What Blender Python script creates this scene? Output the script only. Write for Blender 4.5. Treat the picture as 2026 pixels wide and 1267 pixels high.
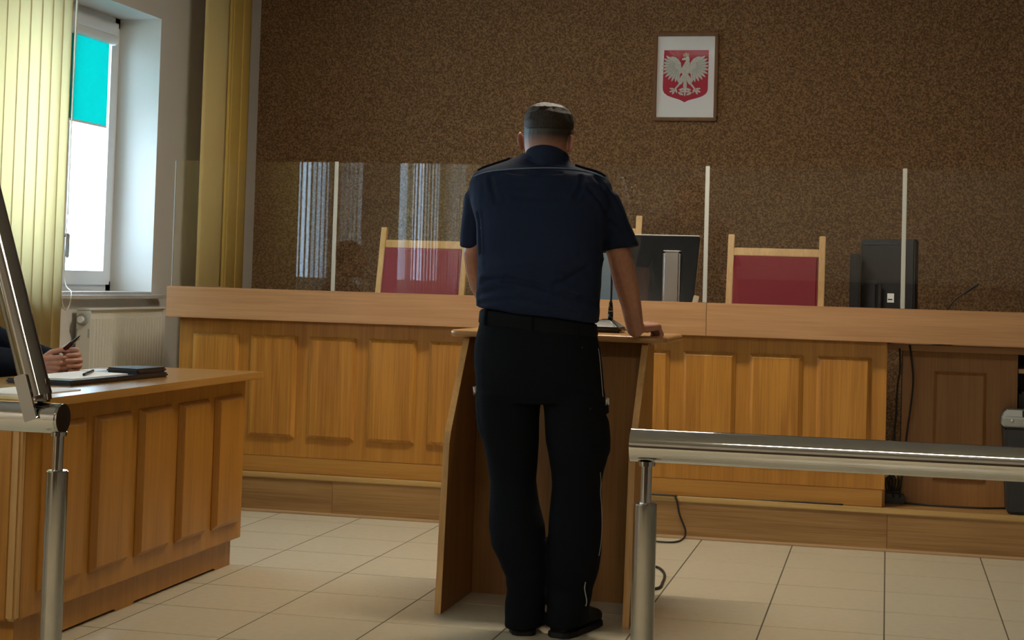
import bpy, bmesh, math, random
from mathutils import Vector, Matrix, noise
from mathutils.bvhtree import BVHTree
random.seed(7)
PI = math.pi
for o in list(bpy.data.objects):
    bpy.data.objects.remove(o, do_unlink=True)
SC = bpy.context.scene
COL = SC.collection

# ------------------------------------------------------------------ camera
FPX, CX, CY = 3220.13, 1013.0, 432.35          # focal length and principal point in pixels of the 2026x1267 frame
CAM = Vector((-0.0100, -6.2610, 1.1800))
YAW, PITCH, ROLL = math.radians(-13.063), math.radians(2.277), math.radians(1.674)
_f = Vector((math.sin(YAW)*math.cos(PITCH), math.cos(YAW)*math.cos(PITCH), math.sin(PITCH)))
_r = Vector((math.cos(YAW), -math.sin(YAW), 0))
_u = _r.cross(_f)
CR = math.cos(ROLL)*_r + math.sin(ROLL)*_u
CU = -math.sin(ROLL)*_r + math.cos(ROLL)*_u
CF = _f
cd = bpy.data.cameras.new('camera')
cam = bpy.data.objects.new('camera', cd)
COL.objects.link(cam)
m = Matrix.Identity(4)
for i in range(3):
    m[i][0] = CR[i]; m[i][1] = CU[i]; m[i][2] = -CF[i]; m[i][3] = CAM[i]
cam.matrix_world = m
cd.sensor_fit = 'HORIZONTAL'
cd.sensor_width = 36.0
cd.lens = FPX*36.0/2026.0
cd.shift_y = (CY-633.5)/2026.0
cd.clip_start = 0.05
SC.camera = cam

# ------------------------------------------------------------------ view, world, light
SC.view_settings.view_transform = 'Standard'
SC.view_settings.look = 'None'
SC.view_settings.gamma = 1.0
SC.view_settings.use_curve_mapping = False
SC.view_settings.exposure = 1.1
W = bpy.data.worlds.new('world'); SC.world = W
W.use_nodes = True
bg = W.node_tree.nodes['Background']
bg.inputs[0].default_value = (0.58, 0.80, 1.0, 1)       # even overcast sky
bg.inputs[1].default_value = 5.0
LAMP_STRENGTH = 30.0
LAMP_SPOTS = [(-1.25, 0.45), (-2.4, -6.6), (0.4, -6.6)]


def ray(px, py):
    return CF + CR*((px-CX)/FPX) - CU*((py-CY)/FPX)
def onY(px, py, Y):
    d = ray(px, py); return CAM + d*((Y-CAM.y)/d.y)
def onX(px, py, X):
    d = ray(px, py); return CAM + d*((X-CAM.x)/d.x)
def onZ(px, py, Z):
    d = ray(px, py); return CAM + d*((Z-CAM.z)/d.z)

# ------------------------------------------------------------------ materials
MATS = {}
def nt(name):
    mt = bpy.data.materials.new(name); mt.use_nodes = True
    t = mt.node_tree
    return mt, t, t.nodes['Principled BSDF'], t.nodes['Material Output']
def plain(name, col, rough=0.5, metal=0.0, spec=0.5, bump=0.0, bscale=200.0, var=0.0):
    if name in MATS: return MATS[name]
    mt, t, b, o = nt(name)
    b.inputs['Base Color'].default_value = (*col, 1)
    b.inputs['Roughness'].default_value = rough
    b.inputs['Metallic'].default_value = metal
    b.inputs['Specular IOR Level'].default_value = spec
    if bump or var:
        tc = t.nodes.new('ShaderNodeTexCoord')
        n = t.nodes.new('ShaderNodeTexNoise'); n.inputs['Scale'].default_value = bscale; n.inputs['Detail'].default_value = 3
        t.links.new(tc.outputs['Object'], n.inputs['Vector'])
        if bump:
            bp = t.nodes.new('ShaderNodeBump'); bp.inputs['Strength'].default_value = bump; bp.inputs['Distance'].default_value = 0.004
            t.links.new(n.outputs['Fac'], bp.inputs['Height']); t.links.new(bp.outputs['Normal'], b.inputs['Normal'])
        if var:
            r = t.nodes.new('ShaderNodeValToRGB')
            r.color_ramp.elements[0].position = 0.3; r.color_ramp.elements[1].position = 0.7
            r.color_ramp.elements[0].color = (*[c*(1-var) for c in col], 1)
            r.color_ramp.elements[1].color = (*[min(1, c*(1+var)) for c in col], 1)
            t.links.new(n.outputs['Fac'], r.inputs['Fac']); t.links.new(r.outputs['Color'], b.inputs['Base Color'])
    MATS[name] = mt
    return mt
def wood(name, light, dark, axis='Z', rough=0.35, scale=1.0, contrast=1.0, coat=0.0):
    """wood grain running along one axis"""
    if name in MATS: return MATS[name]
    mt, t, b, o = nt(name)
    tc = t.nodes.new('ShaderNodeTexCoord'); oi = t.nodes.new('ShaderNodeObjectInfo')
    off = t.nodes.new('ShaderNodeVectorMath'); off.operation = 'ADD'
    sc = t.nodes.new('ShaderNodeVectorMath'); sc.operation = 'SCALE'; sc.inputs['Scale'].default_value = 7.0
    cmb = t.nodes.new('ShaderNodeCombineXYZ')
    for i in range(3): t.links.new(oi.outputs['Random'], cmb.inputs[i])
    t.links.new(cmb.outputs[0], sc.inputs[0])
    t.links.new(tc.outputs['Object'], off.inputs[0]); t.links.new(sc.outputs[0], off.inputs[1])
    def grain(hi, lo, det, dist):
        mp = t.nodes.new('ShaderNodeMapping')
        s = [hi*scale]*3; s['XYZ'.index(axis)] = lo*scale
        mp.inputs['Scale'].default_value = s
        n = t.nodes.new('ShaderNodeTexNoise'); n.inputs['Scale'].default_value = 1.0
        n.inputs['Detail'].default_value = det; n.inputs['Distortion'].default_value = dist
        t.links.new(off.outputs[0], mp.inputs['Vector']); t.links.new(mp.outputs[0], n.inputs['Vector'])
        return n
    a = grain(16, 0.9, 3, 0.8); c = grain(130, 3.0, 4, 0.2)
    mx = t.nodes.new('ShaderNodeMix'); mx.data_type = 'FLOAT'; mx.inputs[0].default_value = 0.45
    t.links.new(a.outputs['Fac'], mx.inputs[2]); t.links.new(c.outputs['Fac'], mx.inputs[3])
    r = t.nodes.new('ShaderNodeValToRGB')
    r.color_ramp.elements[0].position = 0.5-0.17/contrast; r.color_ramp.elements[1].position = 0.5+0.12/contrast
    r.color_ramp.elements[0].color = (*dark, 1); r.color_ramp.elements[1].color = (*light, 1)
    t.links.new(mx.outputs[0], r.inputs['Fac']); t.links.new(r.outputs['Color'], b.inputs['Base Color'])
    b.inputs['Roughness'].default_value = rough
    b.inputs['Coat Weight'].default_value = coat; b.inputs['Coat Roughness'].default_value = 0.2
    bp = t.nodes.new('ShaderNodeBump'); bp.inputs['Strength'].default_value = 0.08; bp.inputs['Distance'].default_value = 0.002
    t.links.new(c.outputs['Fac'], bp.inputs['Height']); t.links.new(bp.outputs['Normal'], b.inputs['Normal'])
    MATS[name] = mt
    return mt
def speckle(name, c0, c1, c2, scale, rough=0.9, bump=0.5):
    mt, t, b, o = nt(name)
    tc = t.nodes.new('ShaderNodeTexCoord')
    n = t.nodes.new('ShaderNodeTexNoise'); n.inputs['Scale'].default_value = scale; n.inputs['Detail'].default_value = 1.2; n.inputs['Roughness'].default_value = 0.5
    t.links.new(tc.outputs['Object'], n.inputs['Vector'])
    r = t.nodes.new('ShaderNodeValToRGB'); e = r.color_ramp.elements
    e[0].position = 0.36; e[0].color = (*c0, 1); e[1].position = 0.66; e[1].color = (*c2, 1)
    k = e.new(0.5); k.color = (*c1, 1)
    t.links.new(n.outputs['Fac'], r.inputs['Fac']); t.links.new(r.outputs['Color'], b.inputs['Base Color'])
    b.inputs['Roughness'].default_value = rough; b.inputs['Specular IOR Level'].default_value = 0.2
    bp = t.nodes.new('ShaderNodeBump'); bp.inputs['Strength'].default_value = bump; bp.inputs['Distance'].default_value = 0.006
    t.links.new(n.outputs['Fac'], bp.inputs['Height']); t.links.new(bp.outputs['Normal'], b.inputs['Normal'])
    return mt
def glass(name, tint=(1, 1, 1), ior=1.45, rough=0.0):
    mt, t, b, o = nt(name)
    t.nodes.remove(b)
    tr = t.nodes.new('ShaderNodeBsdfTransparent'); tr.inputs[0].default_value = (*tint, 1)
    gl = t.nodes.new('ShaderNodeBsdfGlossy'); gl.inputs['Roughness'].default_value = rough
    # Schlick reflectance from the angle to the surface, the same on both faces of the pane
    ge = t.nodes.new('ShaderNodeNewGeometry')
    dt = t.nodes.new('ShaderNodeVectorMath'); dt.operation = 'DOT_PRODUCT'
    t.links.new(ge.outputs['Incoming'], dt.inputs[0]); t.links.new(ge.outputs['Normal'], dt.inputs[1])
    def mth(op, a, b=None):
        n = t.nodes.new('ShaderNodeMath'); n.operation = op
        for i, v in enumerate((a, b)):
            if v is None: continue
            if isinstance(v, float): n.inputs[i].default_value = v
            else: t.links.new(v, n.inputs[i])
        return n.outputs[0]
    f0 = ((ior-1)/(ior+1))**2
    fr = mth('ADD', mth('MULTIPLY', mth('POWER', mth('SUBTRACT', 1.0, mth('ABSOLUTE', dt.outputs['Value'])), 5.0), 1.0-f0), f0)
    mx = t.nodes.new('ShaderNodeMixShader')
    t.links.new(fr, mx.inputs[0]); t.links.new(tr.outputs[0], mx.inputs[1]); t.links.new(gl.outputs[0], mx.inputs[2])
    t.links.new(mx.outputs[0], o.inputs['Surface'])
    return mt
def cloth_through(name, col, tcol, fac):
    """thin fabric that lets light through"""
    mt, t, b, o = nt(name)
    t.nodes.remove(b)
    d = t.nodes.new('ShaderNodeBsdfDiffuse'); d.inputs[0].default_value = (*col, 1)
    tr = t.nodes.new('ShaderNodeBsdfTranslucent'); tr.inputs[0].default_value = (*tcol, 1)
    mx = t.nodes.new('ShaderNodeMixShader'); mx.inputs[0].default_value = fac
    t.links.new(d.outputs[0], mx.inputs[1]); t.links.new(tr.outputs[0], mx.inputs[2]); t.links.new(mx.outputs[0], o.inputs['Surface'])
    return mt
def emit(name, col, s):
    mt, t, b, o = nt(name)
    b.inputs['Base Color'].default_value = (0.9, 0.9, 0.9, 1)
    b.inputs['Emission Color'].default_value = (*col, 1); b.inputs['Emission Strength'].default_value = s
    return mt

M_WALL_BROWN = speckle('brown_wallcovering', (0.112, 0.059, 0.025), (0.178, 0.099, 0.045), (0.262, 0.154, 0.075), 105)
M_WALL = plain('cream_wall_paint', (0.62, 0.60, 0.56), 0.85, bump=0.05, bscale=300)
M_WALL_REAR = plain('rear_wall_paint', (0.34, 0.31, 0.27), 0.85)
M_CEIL = plain('white_ceiling_paint', (0.40, 0.38, 0.35), 0.9)
M_TILE = plain('beige_floor_tile', (0.50, 0.445, 0.325), 0.34, spec=0.45, var=0.04, bscale=30)
M_GROUT = plain('dark_grout', (0.10, 0.08, 0.05), 0.9)
M_BENCH = wood('honey_bench_wood', (0.47, 0.215, 0.034), (0.33, 0.135, 0.018), 'Z', 0.38)
M_BENCHP = wood('honey_panel_wood', (0.49, 0.225, 0.036), (0.32, 0.130, 0.018), 'Z', 0.36, contrast=1.3)
M_PLINTH = wood('plinth_wood', (0.48, 0.24, 0.050), (0.36, 0.165, 0.028), 'X', 0.42)
M_FASCIA = wood('pale_beech_fascia', (0.50, 0.28, 0.135), (0.36, 0.18, 0.075), 'X', 0.38, contrast=0.8)
M_DESK = wood('desk_wood', (0.43, 0.185, 0.024), (0.31, 0.122, 0.014), 'Z', 0.36)
M_DESKTOP = wood('desk_top_wood', (0.40, 0.20, 0.050), (0.30, 0.14, 0.030), 'Y', 0.22, coat=0.35)
M_LECT = wood('lectern_wood', (0.33, 0.145, 0.034), (0.22, 0.088, 0.018), 'Z', 0.4)
M_LECTEDGE = wood('lectern_edge_wood', (0.52, 0.30, 0.11), (0.38, 0.20, 0.06), 'Z', 0.4)
M_LECTTOP = wood('lectern_top_wood', (0.46, 0.25, 0.09), (0.34, 0.165, 0.05), 'X', 0.3)
M_RISER = wood('laminate_riser', (0.36, 0.205, 0.075), (0.23, 0.115, 0.034), 'X', 0.42, contrast=1.2)
M_NOSING = wood('pale_nosing', (0.52, 0.35, 0.135), (0.42, 0.26, 0.09), 'X', 0.4)
M_BASESTRIP = wood('base_strip_wood', (0.56, 0.38, 0.22), (0.44, 0.27, 0.13), 'X', 0.45)
M_CABINET = wood('brown_cabinet_wood', (0.31, 0.145, 0.040), (0.22, 0.092, 0.021), 'Z', 0.42)
M_CHAIRWOOD = wood('pine_chair_wood', (0.62, 0.38, 0.14), (0.47, 0.26, 0.08), 'Z', 0.4)
M_RED = plain('maroon_upholstery', (0.215, 0.016, 0.027), 0.85, bump=0.3, bscale=500, var=0.12)
M_STEEL = plain('polished_steel', (0.64, 0.64, 0.64), 0.05, 1.0)
M_STEEL2 = plain('brushed_steel', (0.45, 0.44, 0.43), 0.07, 1.0)
M_ALU = plain('pale_aluminium', (0.50, 0.51, 0.47), 0.45, 0.2)
M_GLASS = glass('clear_screen_glass', (0.98, 0.985, 0.98))
M_WGLASS = glass('window_glass', (0.97, 0.98, 0.98))
M_PGLASS = glass('picture_glass', (0.98, 0.98, 0.98), ior=1.04)
M_PVC = plain('white_window_plastic', (0.80, 0.82, 0.84), 0.35)
M_GREYPL = plain('grey_plastic', (0.33, 0.34, 0.33), 0.45)
M_SILL = plain('grey_stone_sill', (0.46, 0.44, 0.42), 0.35, var=0.1, bscale=60)
M_RAD = plain('white_radiator_enamel', (0.68, 0.67, 0.61), 0.35)
M_SLAT = cloth_through('pale_yellow_slat', (0.82, 0.69, 0.37), (0.80, 0.68, 0.40), 0.38)
M_SLAT2 = cloth_through('golden_slat', (0.74, 0.50, 0.13), (0.50, 0.36, 0.12), 0.15)
M_SLAT3 = cloth_through('straw_slat', (0.80, 0.63, 0.28), (0.60, 0.46, 0.18), 0.15)
M_TEAL = cloth_through('teal_blind_fabric', (0.02, 0.46, 0.43), (0.013, 0.51, 0.46), 0.6)
M_CORD = plain('ivory_cord', (0.66, 0.62, 0.50), 0.6)
M_BLACK = plain('black_plastic', (0.012, 0.012, 0.013), 0.35)
M_GLOSSBLK = plain('glossy_black_plastic', (0.008, 0.008, 0.009), 0.12)
M_DARKGREY = plain('dark_grey_plastic', (0.016, 0.016, 0.018), 0.6, spec=0.25)
M_RUBBER = plain('black_cable', (0.012, 0.010, 0.009), 0.55)
M_SILVER = plain('silver_plastic', (0.42, 0.39, 0.36), 0.28, 0.85)
M_PAPER = plain('white_paper', (0.80, 0.80, 0.79), 0.8)
M_INK = plain('black_ink', (0.02, 0.02, 0.02), 0.8)
M_BINGREY = plain('light_grey_lid', (0.30, 0.32, 0.30), 0.5)
M_BINBODY = plain('charcoal_bin_body', (0.022, 0.024, 0.026), 0.5)
M_BLUE = plain('steel_blue_board', (0.115, 0.165, 0.215), 0.6)
M_FRAME = wood('walnut_frame', (0.20, 0.088, 0.027), (0.11, 0.045, 0.013), 'Z', 0.65)
M_CRIMSON = plain('crimson_print', (0.42, 0.018, 0.045), 0.7)
M_EAGLE = plain('silver_print', (0.55, 0.54, 0.48), 0.7, var=0.18, bscale=160)
M_EAGLE2 = plain('pale_silver_print', (0.68, 0.66, 0.60), 0.7)
M_CROWN = plain('dull_gold_print', (0.42, 0.26, 0.17), 0.7)
M_SHIRT = plain('navy_shirt_cloth', (0.0088, 0.0146, 0.0345), 0.82, spec=0.15, bump=0.10, bscale=900)
M_TROUS = plain('black_trouser_cloth', (0.0042, 0.0050, 0.0068), 0.9, spec=0.1, bump=0.10, bscale=900)
M_BELT = plain('black_belt', (0.0050, 0.0058, 0.0062), 0.8, spec=0.1)
M_PIPE = plain('grey_blue_piping', (0.11, 0.15, 0.23), 0.6)
M_WPIPE = plain('pale_piping', (0.30, 0.30, 0.29), 0.6)
M_SHOE = plain('black_shoe_leather', (0.008, 0.0072, 0.0066), 0.6, spec=0.25, bump=0.05, bscale=200)
M_SUIT = plain('dark_navy_suit', (0.0062, 0.0105, 0.0225), 0.85, spec=0.15, bump=0.1, bscale=700)
M_PEN = plain('dark_red_pen', (0.07, 0.008, 0.010), 0.25)
M_FOLDER = plain('black_leatherette', (0.012, 0.010, 0.013), 0.38, bump=0.1, bscale=400)

# ------------------------------------------------------------------ mesh helpers
def BM(): return bmesh.new()
def box(bm, x0, x1, y0, y1, z0, z1, mtx=None):
    vs = [bm.verts.new((x, y, z)) for x in (x0, x1) for y in (y0, y1) for z in (z0, z1)]
    if mtx is not None:
        for v in vs: v.co = mtx @ v.co
    for f in ((0, 1, 3, 2), (4, 6, 7, 5), (0, 4, 5, 1), (2, 3, 7, 6), (0, 2, 6, 4), (1, 5, 7, 3)):
        bm.faces.new([vs[i] for i in f])
    return vs
def bevel(bm, w, seg=2):
    bmesh.ops.bevel(bm, geom=list(bm.edges), offset=w, segments=seg, affect='EDGES', clamp_overlap=True)
    return bm
def bbox(x0, x1, y0, y1, z0, z1, w=0.003, seg=2, mtx=None):
    bm = BM(); box(bm, x0, x1, y0, y1, z0, z1); bevel(bm, w, seg)
    if mtx is not None: bm.transform(mtx)
    return bm
def rings(bm, rs, cap=True):
    vr = [[bm.verts.new(p) for p in r] for r in rs]
    n = len(vr[0])
    for a, b in zip(vr, vr[1:]):
        for i in range(n):
            bm.faces.new((a[i], a[(i+1) % n], b[(i+1) % n], b[i]))
    if cap:
        bm.faces.new(vr[0][::-1]); bm.faces.new(vr[-1])
    return bm
def frame_for(d):
    d = Vector(d).normalized()
    a = Vector((0, 0, 1)) if abs(d.z) < 0.9 else Vector((1, 0, 0))
    u = d.cross(a).normalized(); v = d.cross(u).normalized()
    return d, u, v
def cyl(bm, p0, p1, r0, r1=None, seg=24):
    p0, p1 = Vector(p0), Vector(p1); r1 = r0 if r1 is None else r1
    d, u, v = frame_for(p1-p0)
    def rg(p, r): return [p + (u*math.cos(2*PI*i/seg) + v*math.sin(2*PI*i/seg))*r for i in range(seg)]
    return rings(bm, [rg(p0, r0), rg(p1, r1)])
def smooth_path(pts, n=8):
    pts = [Vector(p) for p in pts]; out = []
    for i in range(len(pts)-1):
        p0 = pts[max(i-1, 0)]; p1 = pts[i]; p2 = pts[i+1]; p3 = pts[min(i+2, len(pts)-1)]
        for k in range(n):
            t = k/n
            out.append(0.5*((2*p1) + (p2-p0)*t + (2*p0-5*p1+4*p2-p3)*t*t + (3*p1-p0-3*p2+p3)*t**3))
    out.append(pts[-1]); return out
def tube(bm, pts, r, seg=8, smooth=6):
    ps = smooth_path(pts, smooth) if smooth else [Vector(p) for p in pts]
    u = None; rs = []
    for i, p in enumerate(ps):
        d = (ps[min(i+1, len(ps)-1)] - ps[max(i-1, 0)]).normalized()
        if u is None: _, u, _ = frame_for(d)
        u = (u - d*u.dot(d)).normalized(); v = d.cross(u)
        rr = r(i/(len(ps)-1)) if callable(r) else r
        rs.append([p + (u*math.cos(2*PI*k/seg) + v*math.sin(2*PI*k/seg))*rr for k in range(seg)])
    return rings(bm, rs)
def capsule(bm, p0, p1, r0, r1, seg=14, nb=4):
    """closed tapered limb segment with round ends"""
    p0, p1 = Vector(p0), Vector(p1)
    d, u, v = frame_for(p1-p0)
    rs = []
    def rg(p, r): return [p + (u*math.cos(2*PI*i/seg) + v*math.sin(2*PI*i/seg))*r for i in range(seg)]
    for k in range(nb, 0, -1):
        a = PI/2*k/nb*0.97; rs.append(rg(p0 - d*r0*math.sin(a), r0*math.cos(a)))
    rs.append(rg(p0, r0)); rs.append(rg(p1, r1))
    for k in range(1, nb+1):
        a = PI/2*k/nb*0.97; rs.append(rg(p1 + d*r1*math.sin(a), r1*math.cos(a)))
    return rings(bm, rs)
def chain(bm, pts, rad):
    for i in range(len(pts)-1): capsule(bm, pts[i], pts[i+1], rad[i], rad[i+1])
def ellipsoid(bm, c, a, b, h, mtx=None, u=20, v=14):
    g = bmesh.ops.create_uvsphere(bm, u_segments=u, v_segments=v, radius=1.0)
    for w in g['verts']:
        p = Vector((w.co.x*a, w.co.y*b, w.co.z*h))
        if mtx is not None: p = mtx @ p
        w.co = p + Vector(c)
def oval(c, half, b, n=28, e=2.4, up=None):
    """ring: centre c, half-width vector, depth b along Y (squarish ellipse)"""
    rs = []
    for i in range(n):
        t = 2*PI*i/n; cs, sn = math.cos(t), math.sin(t)
        k = (abs(cs)**e + abs(sn)**e)**(-1/e)
        rs.append(Vector(c) + Vector(half)*cs*k + Vector((0, 1, 0))*b*sn*k)
    return rs
def px_ring(xl, yl, xr, yr, Y, b, n=28, e=2.3):
    a, c = onY(xl, yl, Y), onY(xr, yr, Y)
    return oval((a+c)/2, (c-a)/2, b, n, e)
def obj(name, bm, mat, parent=None, smooth=False, loc=None):
    if isinstance(bm, bpy.types.Mesh): me = bm
    else:
        bmesh.ops.recalc_face_normals(bm, faces=bm.faces[:])
        me = bpy.data.meshes.new(name); bm.to_mesh(me); bm.free()
    if mat is not None and not me.materials: me.materials.append(mat)
    if smooth:
        for p in me.polygons: p.use_smooth = True
    o = bpy.data.objects.new(name, me); COL.objects.link(o)
    if loc is not None: o.location = loc
    if parent is not None:
        o.parent = parent
        pl = parent
        base = Vector((0, 0, 0))
        if not parent.get('_local'):
            while pl is not None:
                base = base + Vector(pl.location) if pl.type == 'EMPTY' else base
                pl = pl.parent
            if parent.type == 'EMPTY': o.matrix_parent_inverse = Matrix.Translation(-base)
    return o
def autosmooth(o, ang=40):
    me = o.data
    for p in me.polygons: p.use_smooth = True
    bm = bmesh.new(); bm.from_mesh(me)
    for e in bm.edges:
        if len(e.link_faces) == 2 and e.calc_face_angle(0) > math.radians(ang): e.smooth = False
    bm.to_mesh(me); bm.free()
    return o
def tag(o, label, cat, group=None, kind=None):
    if label: o['label'] = label
    if cat: o['category'] = cat
    if group: o['group'] = group
    if kind: o['kind'] = kind
    return o
def thing(name, label, cat, loc=(0, 0, 0), group=None, local=False):
    o = bpy.data.objects.new(name, None); COL.objects.link(o)
    o.location = loc; o.empty_display_size = 0.1
    if local: o['_local'] = 1
    return tag(o, label, cat, group)
def struct(name, bm, mat, label=None, cat=None):
    o = obj(name, bm, mat); o['kind'] = 'structure'
    if label: tag(o, label, cat or name.split('_')[0])
    return o
def copy_tree(o, parent=None):
    c = o.copy(); COL.objects.link(c)
    if parent is not None:
        c.parent = parent; c.matrix_parent_inverse = o.matrix_parent_inverse.copy()
    for ch in list(o.children): copy_tree(ch, c)
    return c
def fuse(bm, voxel, smooth=2, disp=None, fac=0.5):
    """merge overlapping closed shells into one continuous skin"""
    bmesh.ops.recalc_face_normals(bm, faces=bm.faces[:])
    me = bpy.data.meshes.new('fuse_tmp'); bm.to_mesh(me); bm.free()
    o = bpy.data.objects.new('fuse_tmp', me); COL.objects.link(o)
    r = o.modifiers.new('r', 'REMESH'); r.mode = 'VOXEL'; r.voxel_size = voxel; r.adaptivity = 0.0
    if smooth:
        s = o.modifiers.new('s', 'SMOOTH'); s.factor = fac; s.iterations = smooth
    dg = bpy.context.evaluated_depsgraph_get(); dg.update()
    out = bpy.data.meshes.new_from_object(o.evaluated_get(dg))
    bpy.data.objects.remove(o, do_unlink=True); bpy.data.meshes.remove(me)
    if disp:
        ns = [v.normal.copy() for v in out.vertices]
        for v, n in zip(out.vertices, ns): v.co += n*disp(v.co)
    for p in out.polygons: p.use_smooth = True
    out.materials.clear()
    return out

# ================================================================== the room
XL, XR, YB, YR, ZC = -4.05, 4.2, 3.70, -9.0, 3.25
DY, DZ = 1.458, 0.195                       # dais front face and height

# floor: grout bed, tiles in view one by one, the rest joined
T = 0.42
fl = BM(); box(fl, XL, XR, YR, YB, -0.10, -0.0012)
floor = struct('floor', fl, M_GROUT, 'beige square tiled courtroom floor with dark grout', 'floor')
def tile_mesh(w, d):
    bm = BM(); g = 0.0028
    a = [(g, g), (w-g, g), (w-g, d-g), (g, d-g)]
    c = 0.0003
    b = [(g+c, g+c), (w-g-c, g+c), (w-g-c, d-g-c), (g+c, d-g-c)]
    r0 = [Vector((x, y, -0.0016)) for x, y in a]; r1 = [Vector((x, y, -c)) for x, y in a]; r2 = [Vector((x, y, 0)) for x, y in b]
    rings(bm, [r0, r1, r2], cap=False)
    bm.verts.ensure_lookup_table(); bm.faces.new(bm.verts[8:12])
    bmesh.ops.recalc_face_normals(bm, faces=bm.faces[:])
    me = bpy.data.meshes.new('tile'); bm.to_mesh(me); bm.free(); me.materials.append(M_TILE)
    return me
tm_full, tm_last = tile_mesh(T, T), tile_mesh(T, DY-3*T)
for i in range(-9, 3):
    for j in range(-5, 4):
        obj('tile', tm_full if j < 3 else tm_last, None, floor, loc=(i*T, j*T, 0))
rest = BM()
def flat_tile(x0, x1, y0, y1):
    g = 0.003; box(rest, x0+g, x1-g, y0+g, y1-g, -0.0016, 0.0)
for i in range(-10, 10):
    for j in range(-22, 4):
        if -9 <= i < 3 and j >= -5: continue
        flat_tile(max(i*T, XL), min((i+1)*T, XR), max(j*T, YR), min((j+1)*T, DY))
rt = obj('tile_field', rest, M_TILE, floor); rt['kind'] = 'stuff'

wb = BM(); box(wb, XL, XR, YB, YB+0.2, -0.1, ZC)
struct('wall_back', wb, M_WALL_BROWN, 'rough speckled dark brown wall behind the bench', 'wall')
# left wall with two window openings
ZS0, ZS1 = 1.035, 2.617
W1a, W1b, W2a, W2b, W3a, W3b = -0.05, 2.222, -3.0, -0.75, -6.2, -4.0
wl = BM()
TH = 0.42
for y0, y1, z0, z1 in ((YR, W3a, -0.1, ZC), (W3b, W2a, -0.1, ZC), (W3a, W3b, -0.1, ZS0), (W3a, W3b, ZS1, ZC), (W2b, W1a, -0.1, ZC), (W1b, YB+0.2, -0.1, ZC),
                       (W2a, W2b, -0.1, ZS0), (W2a, W2b, ZS1, ZC), (W1a, W1b, -0.1, ZS0), (W1a, W1b, ZS1, ZC)):
    box(wl, XL-TH, XL, y0, y1, z0, z1)
struct('wall_left', wl, M_WALL, 'pale grey cream wall with deep window recess', 'wall')
wr = BM(); box(wr, XR, XR+0.2, YR, YB+0.2, -0.1, ZC)
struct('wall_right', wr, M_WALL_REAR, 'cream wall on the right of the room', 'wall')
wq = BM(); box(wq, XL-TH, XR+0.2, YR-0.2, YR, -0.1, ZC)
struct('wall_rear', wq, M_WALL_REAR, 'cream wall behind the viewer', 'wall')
ce = BM(); box(ce, XL-TH, XR+0.2, YR-0.2, YB+0.2, ZC, ZC+0.2)
struct('ceiling', ce, M_CEIL, 'plain white painted ceiling', 'ceiling')

wt = BM(); box(wt, XL, XR, YR, YR+0.03, 0.0, 1.30)  # unseen dark panel, added so the steel rails reflect a darker band
struct('trim_4', wt, plain('added_dark_panel', (0.055, 0.035, 0.022), 0.5), 'unseen dark panel added on the rear wall to darken reflections', 'dark panel')
# windows (structure) -------------------------------------------------
def window(name, ya, yb, splits, label):
    """white plastic window set 0.255 m back in the wall; splits = sash limits"""
    XW = XL-0.255
    fr = BM()
    z0, z1 = ZS0+0.035, ZS1
    w = 0.055
    for a, b, c, d in ((ya, yb, z0, z0+w), (ya, yb, z1-w, z1), (ya, ya+w, z0, z1), (yb-w, yb, z0, z1)):
        box(fr, XW-0.07, XW, a, b, c, d)
    for s in splits[1:-1]: box(fr, XW-0.07, XW-0.002, s-0.03, s+0.03, z0+w, z1-w)
    root = obj(name, fr, M_PVC); root['kind'] = 'structure'; tag(root, label, 'window')
    for a, b in zip(splits, splits[1:]):
        s = BM(); q = 0.075
        a2, b2, c2, d2 = a+0.02, b-0.02, z0+0.035, z1-0.035
        for e, f, g, h in ((a2, b2, c2, c2+q), (a2, b2, d2-q, d2), (a2, a2+q, c2+q, d2-q), (b2-q, b2, c2+q, d2-q)):
            box(s, XW-0.06, XW+0.018, e, f, g, h)
        obj('sash', s, M_PVC, root)
        g = BM(); box(g, XW-0.03, XW-0.024, a2+q-0.01, b2-q+0.01, c2+q-0.01, d2-q+0.01)
        obj('pane', g, M_WGLASS, root)
    return root
w1 = window('window_1', W1a, W1b, (W1a+0.03, 0.80, 1.560, W1b-0.03), 'white plastic window with teal roller blind half down')
HYW = onX(131, 480, XL-0.205).y
hd = BM(); box(hd, XL-0.237, XL-0.225, HYW-0.013, HYW+0.014, 1.315, 1.385)
bevel(hd, 0.004)
cyl(hd, (XL-0.225, HYW, 1.365), (XL-0.195, HYW, 1.365), 0.010, seg=14)
h2 = bbox(XL-0.205, XL-0.188, HYW-0.0105, HYW+0.0105, 1.245, 1.375, 0.005)
tmp = bpy.data.meshes.new('t'); h2.to_mesh(tmp); h2.free(); hd.from_mesh(tmp); bpy.data.meshes.remove(tmp)
obj('window_handle', hd, M_GREYPL, w1)
w2 = window('window_2', W2a, W2b, (W2a+0.03, -1.88, W2b-0.03), 'white plastic window mirrored in the glass screen')
w3 = window('window_3', W3a, W3b, (W3a+0.03, -5.1, W3b-0.03), 'white plastic window furthest from the dais')
for nm, ya, yb, k in (('trim_3', W3a, W3b, 'window sill of the rearmost window'), ('trim_1', W1a, W1b, 'window sill above the radiator'), ('trim_2', W2a, W2b, 'window sill of the second window')):
    s = BM(); box(s, XL-0.26, XL, ya, yb, ZS0-0.001, ZS0+0.036)
    box(s, XL, XL+0.06, ya-0.06, yb+0.075, ZS0-0.001, ZS0+0.020)
    bevel(s, 0.003)
    struct(nm, s, M_SILL, 'grey stone '+k, 'sill')

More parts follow.
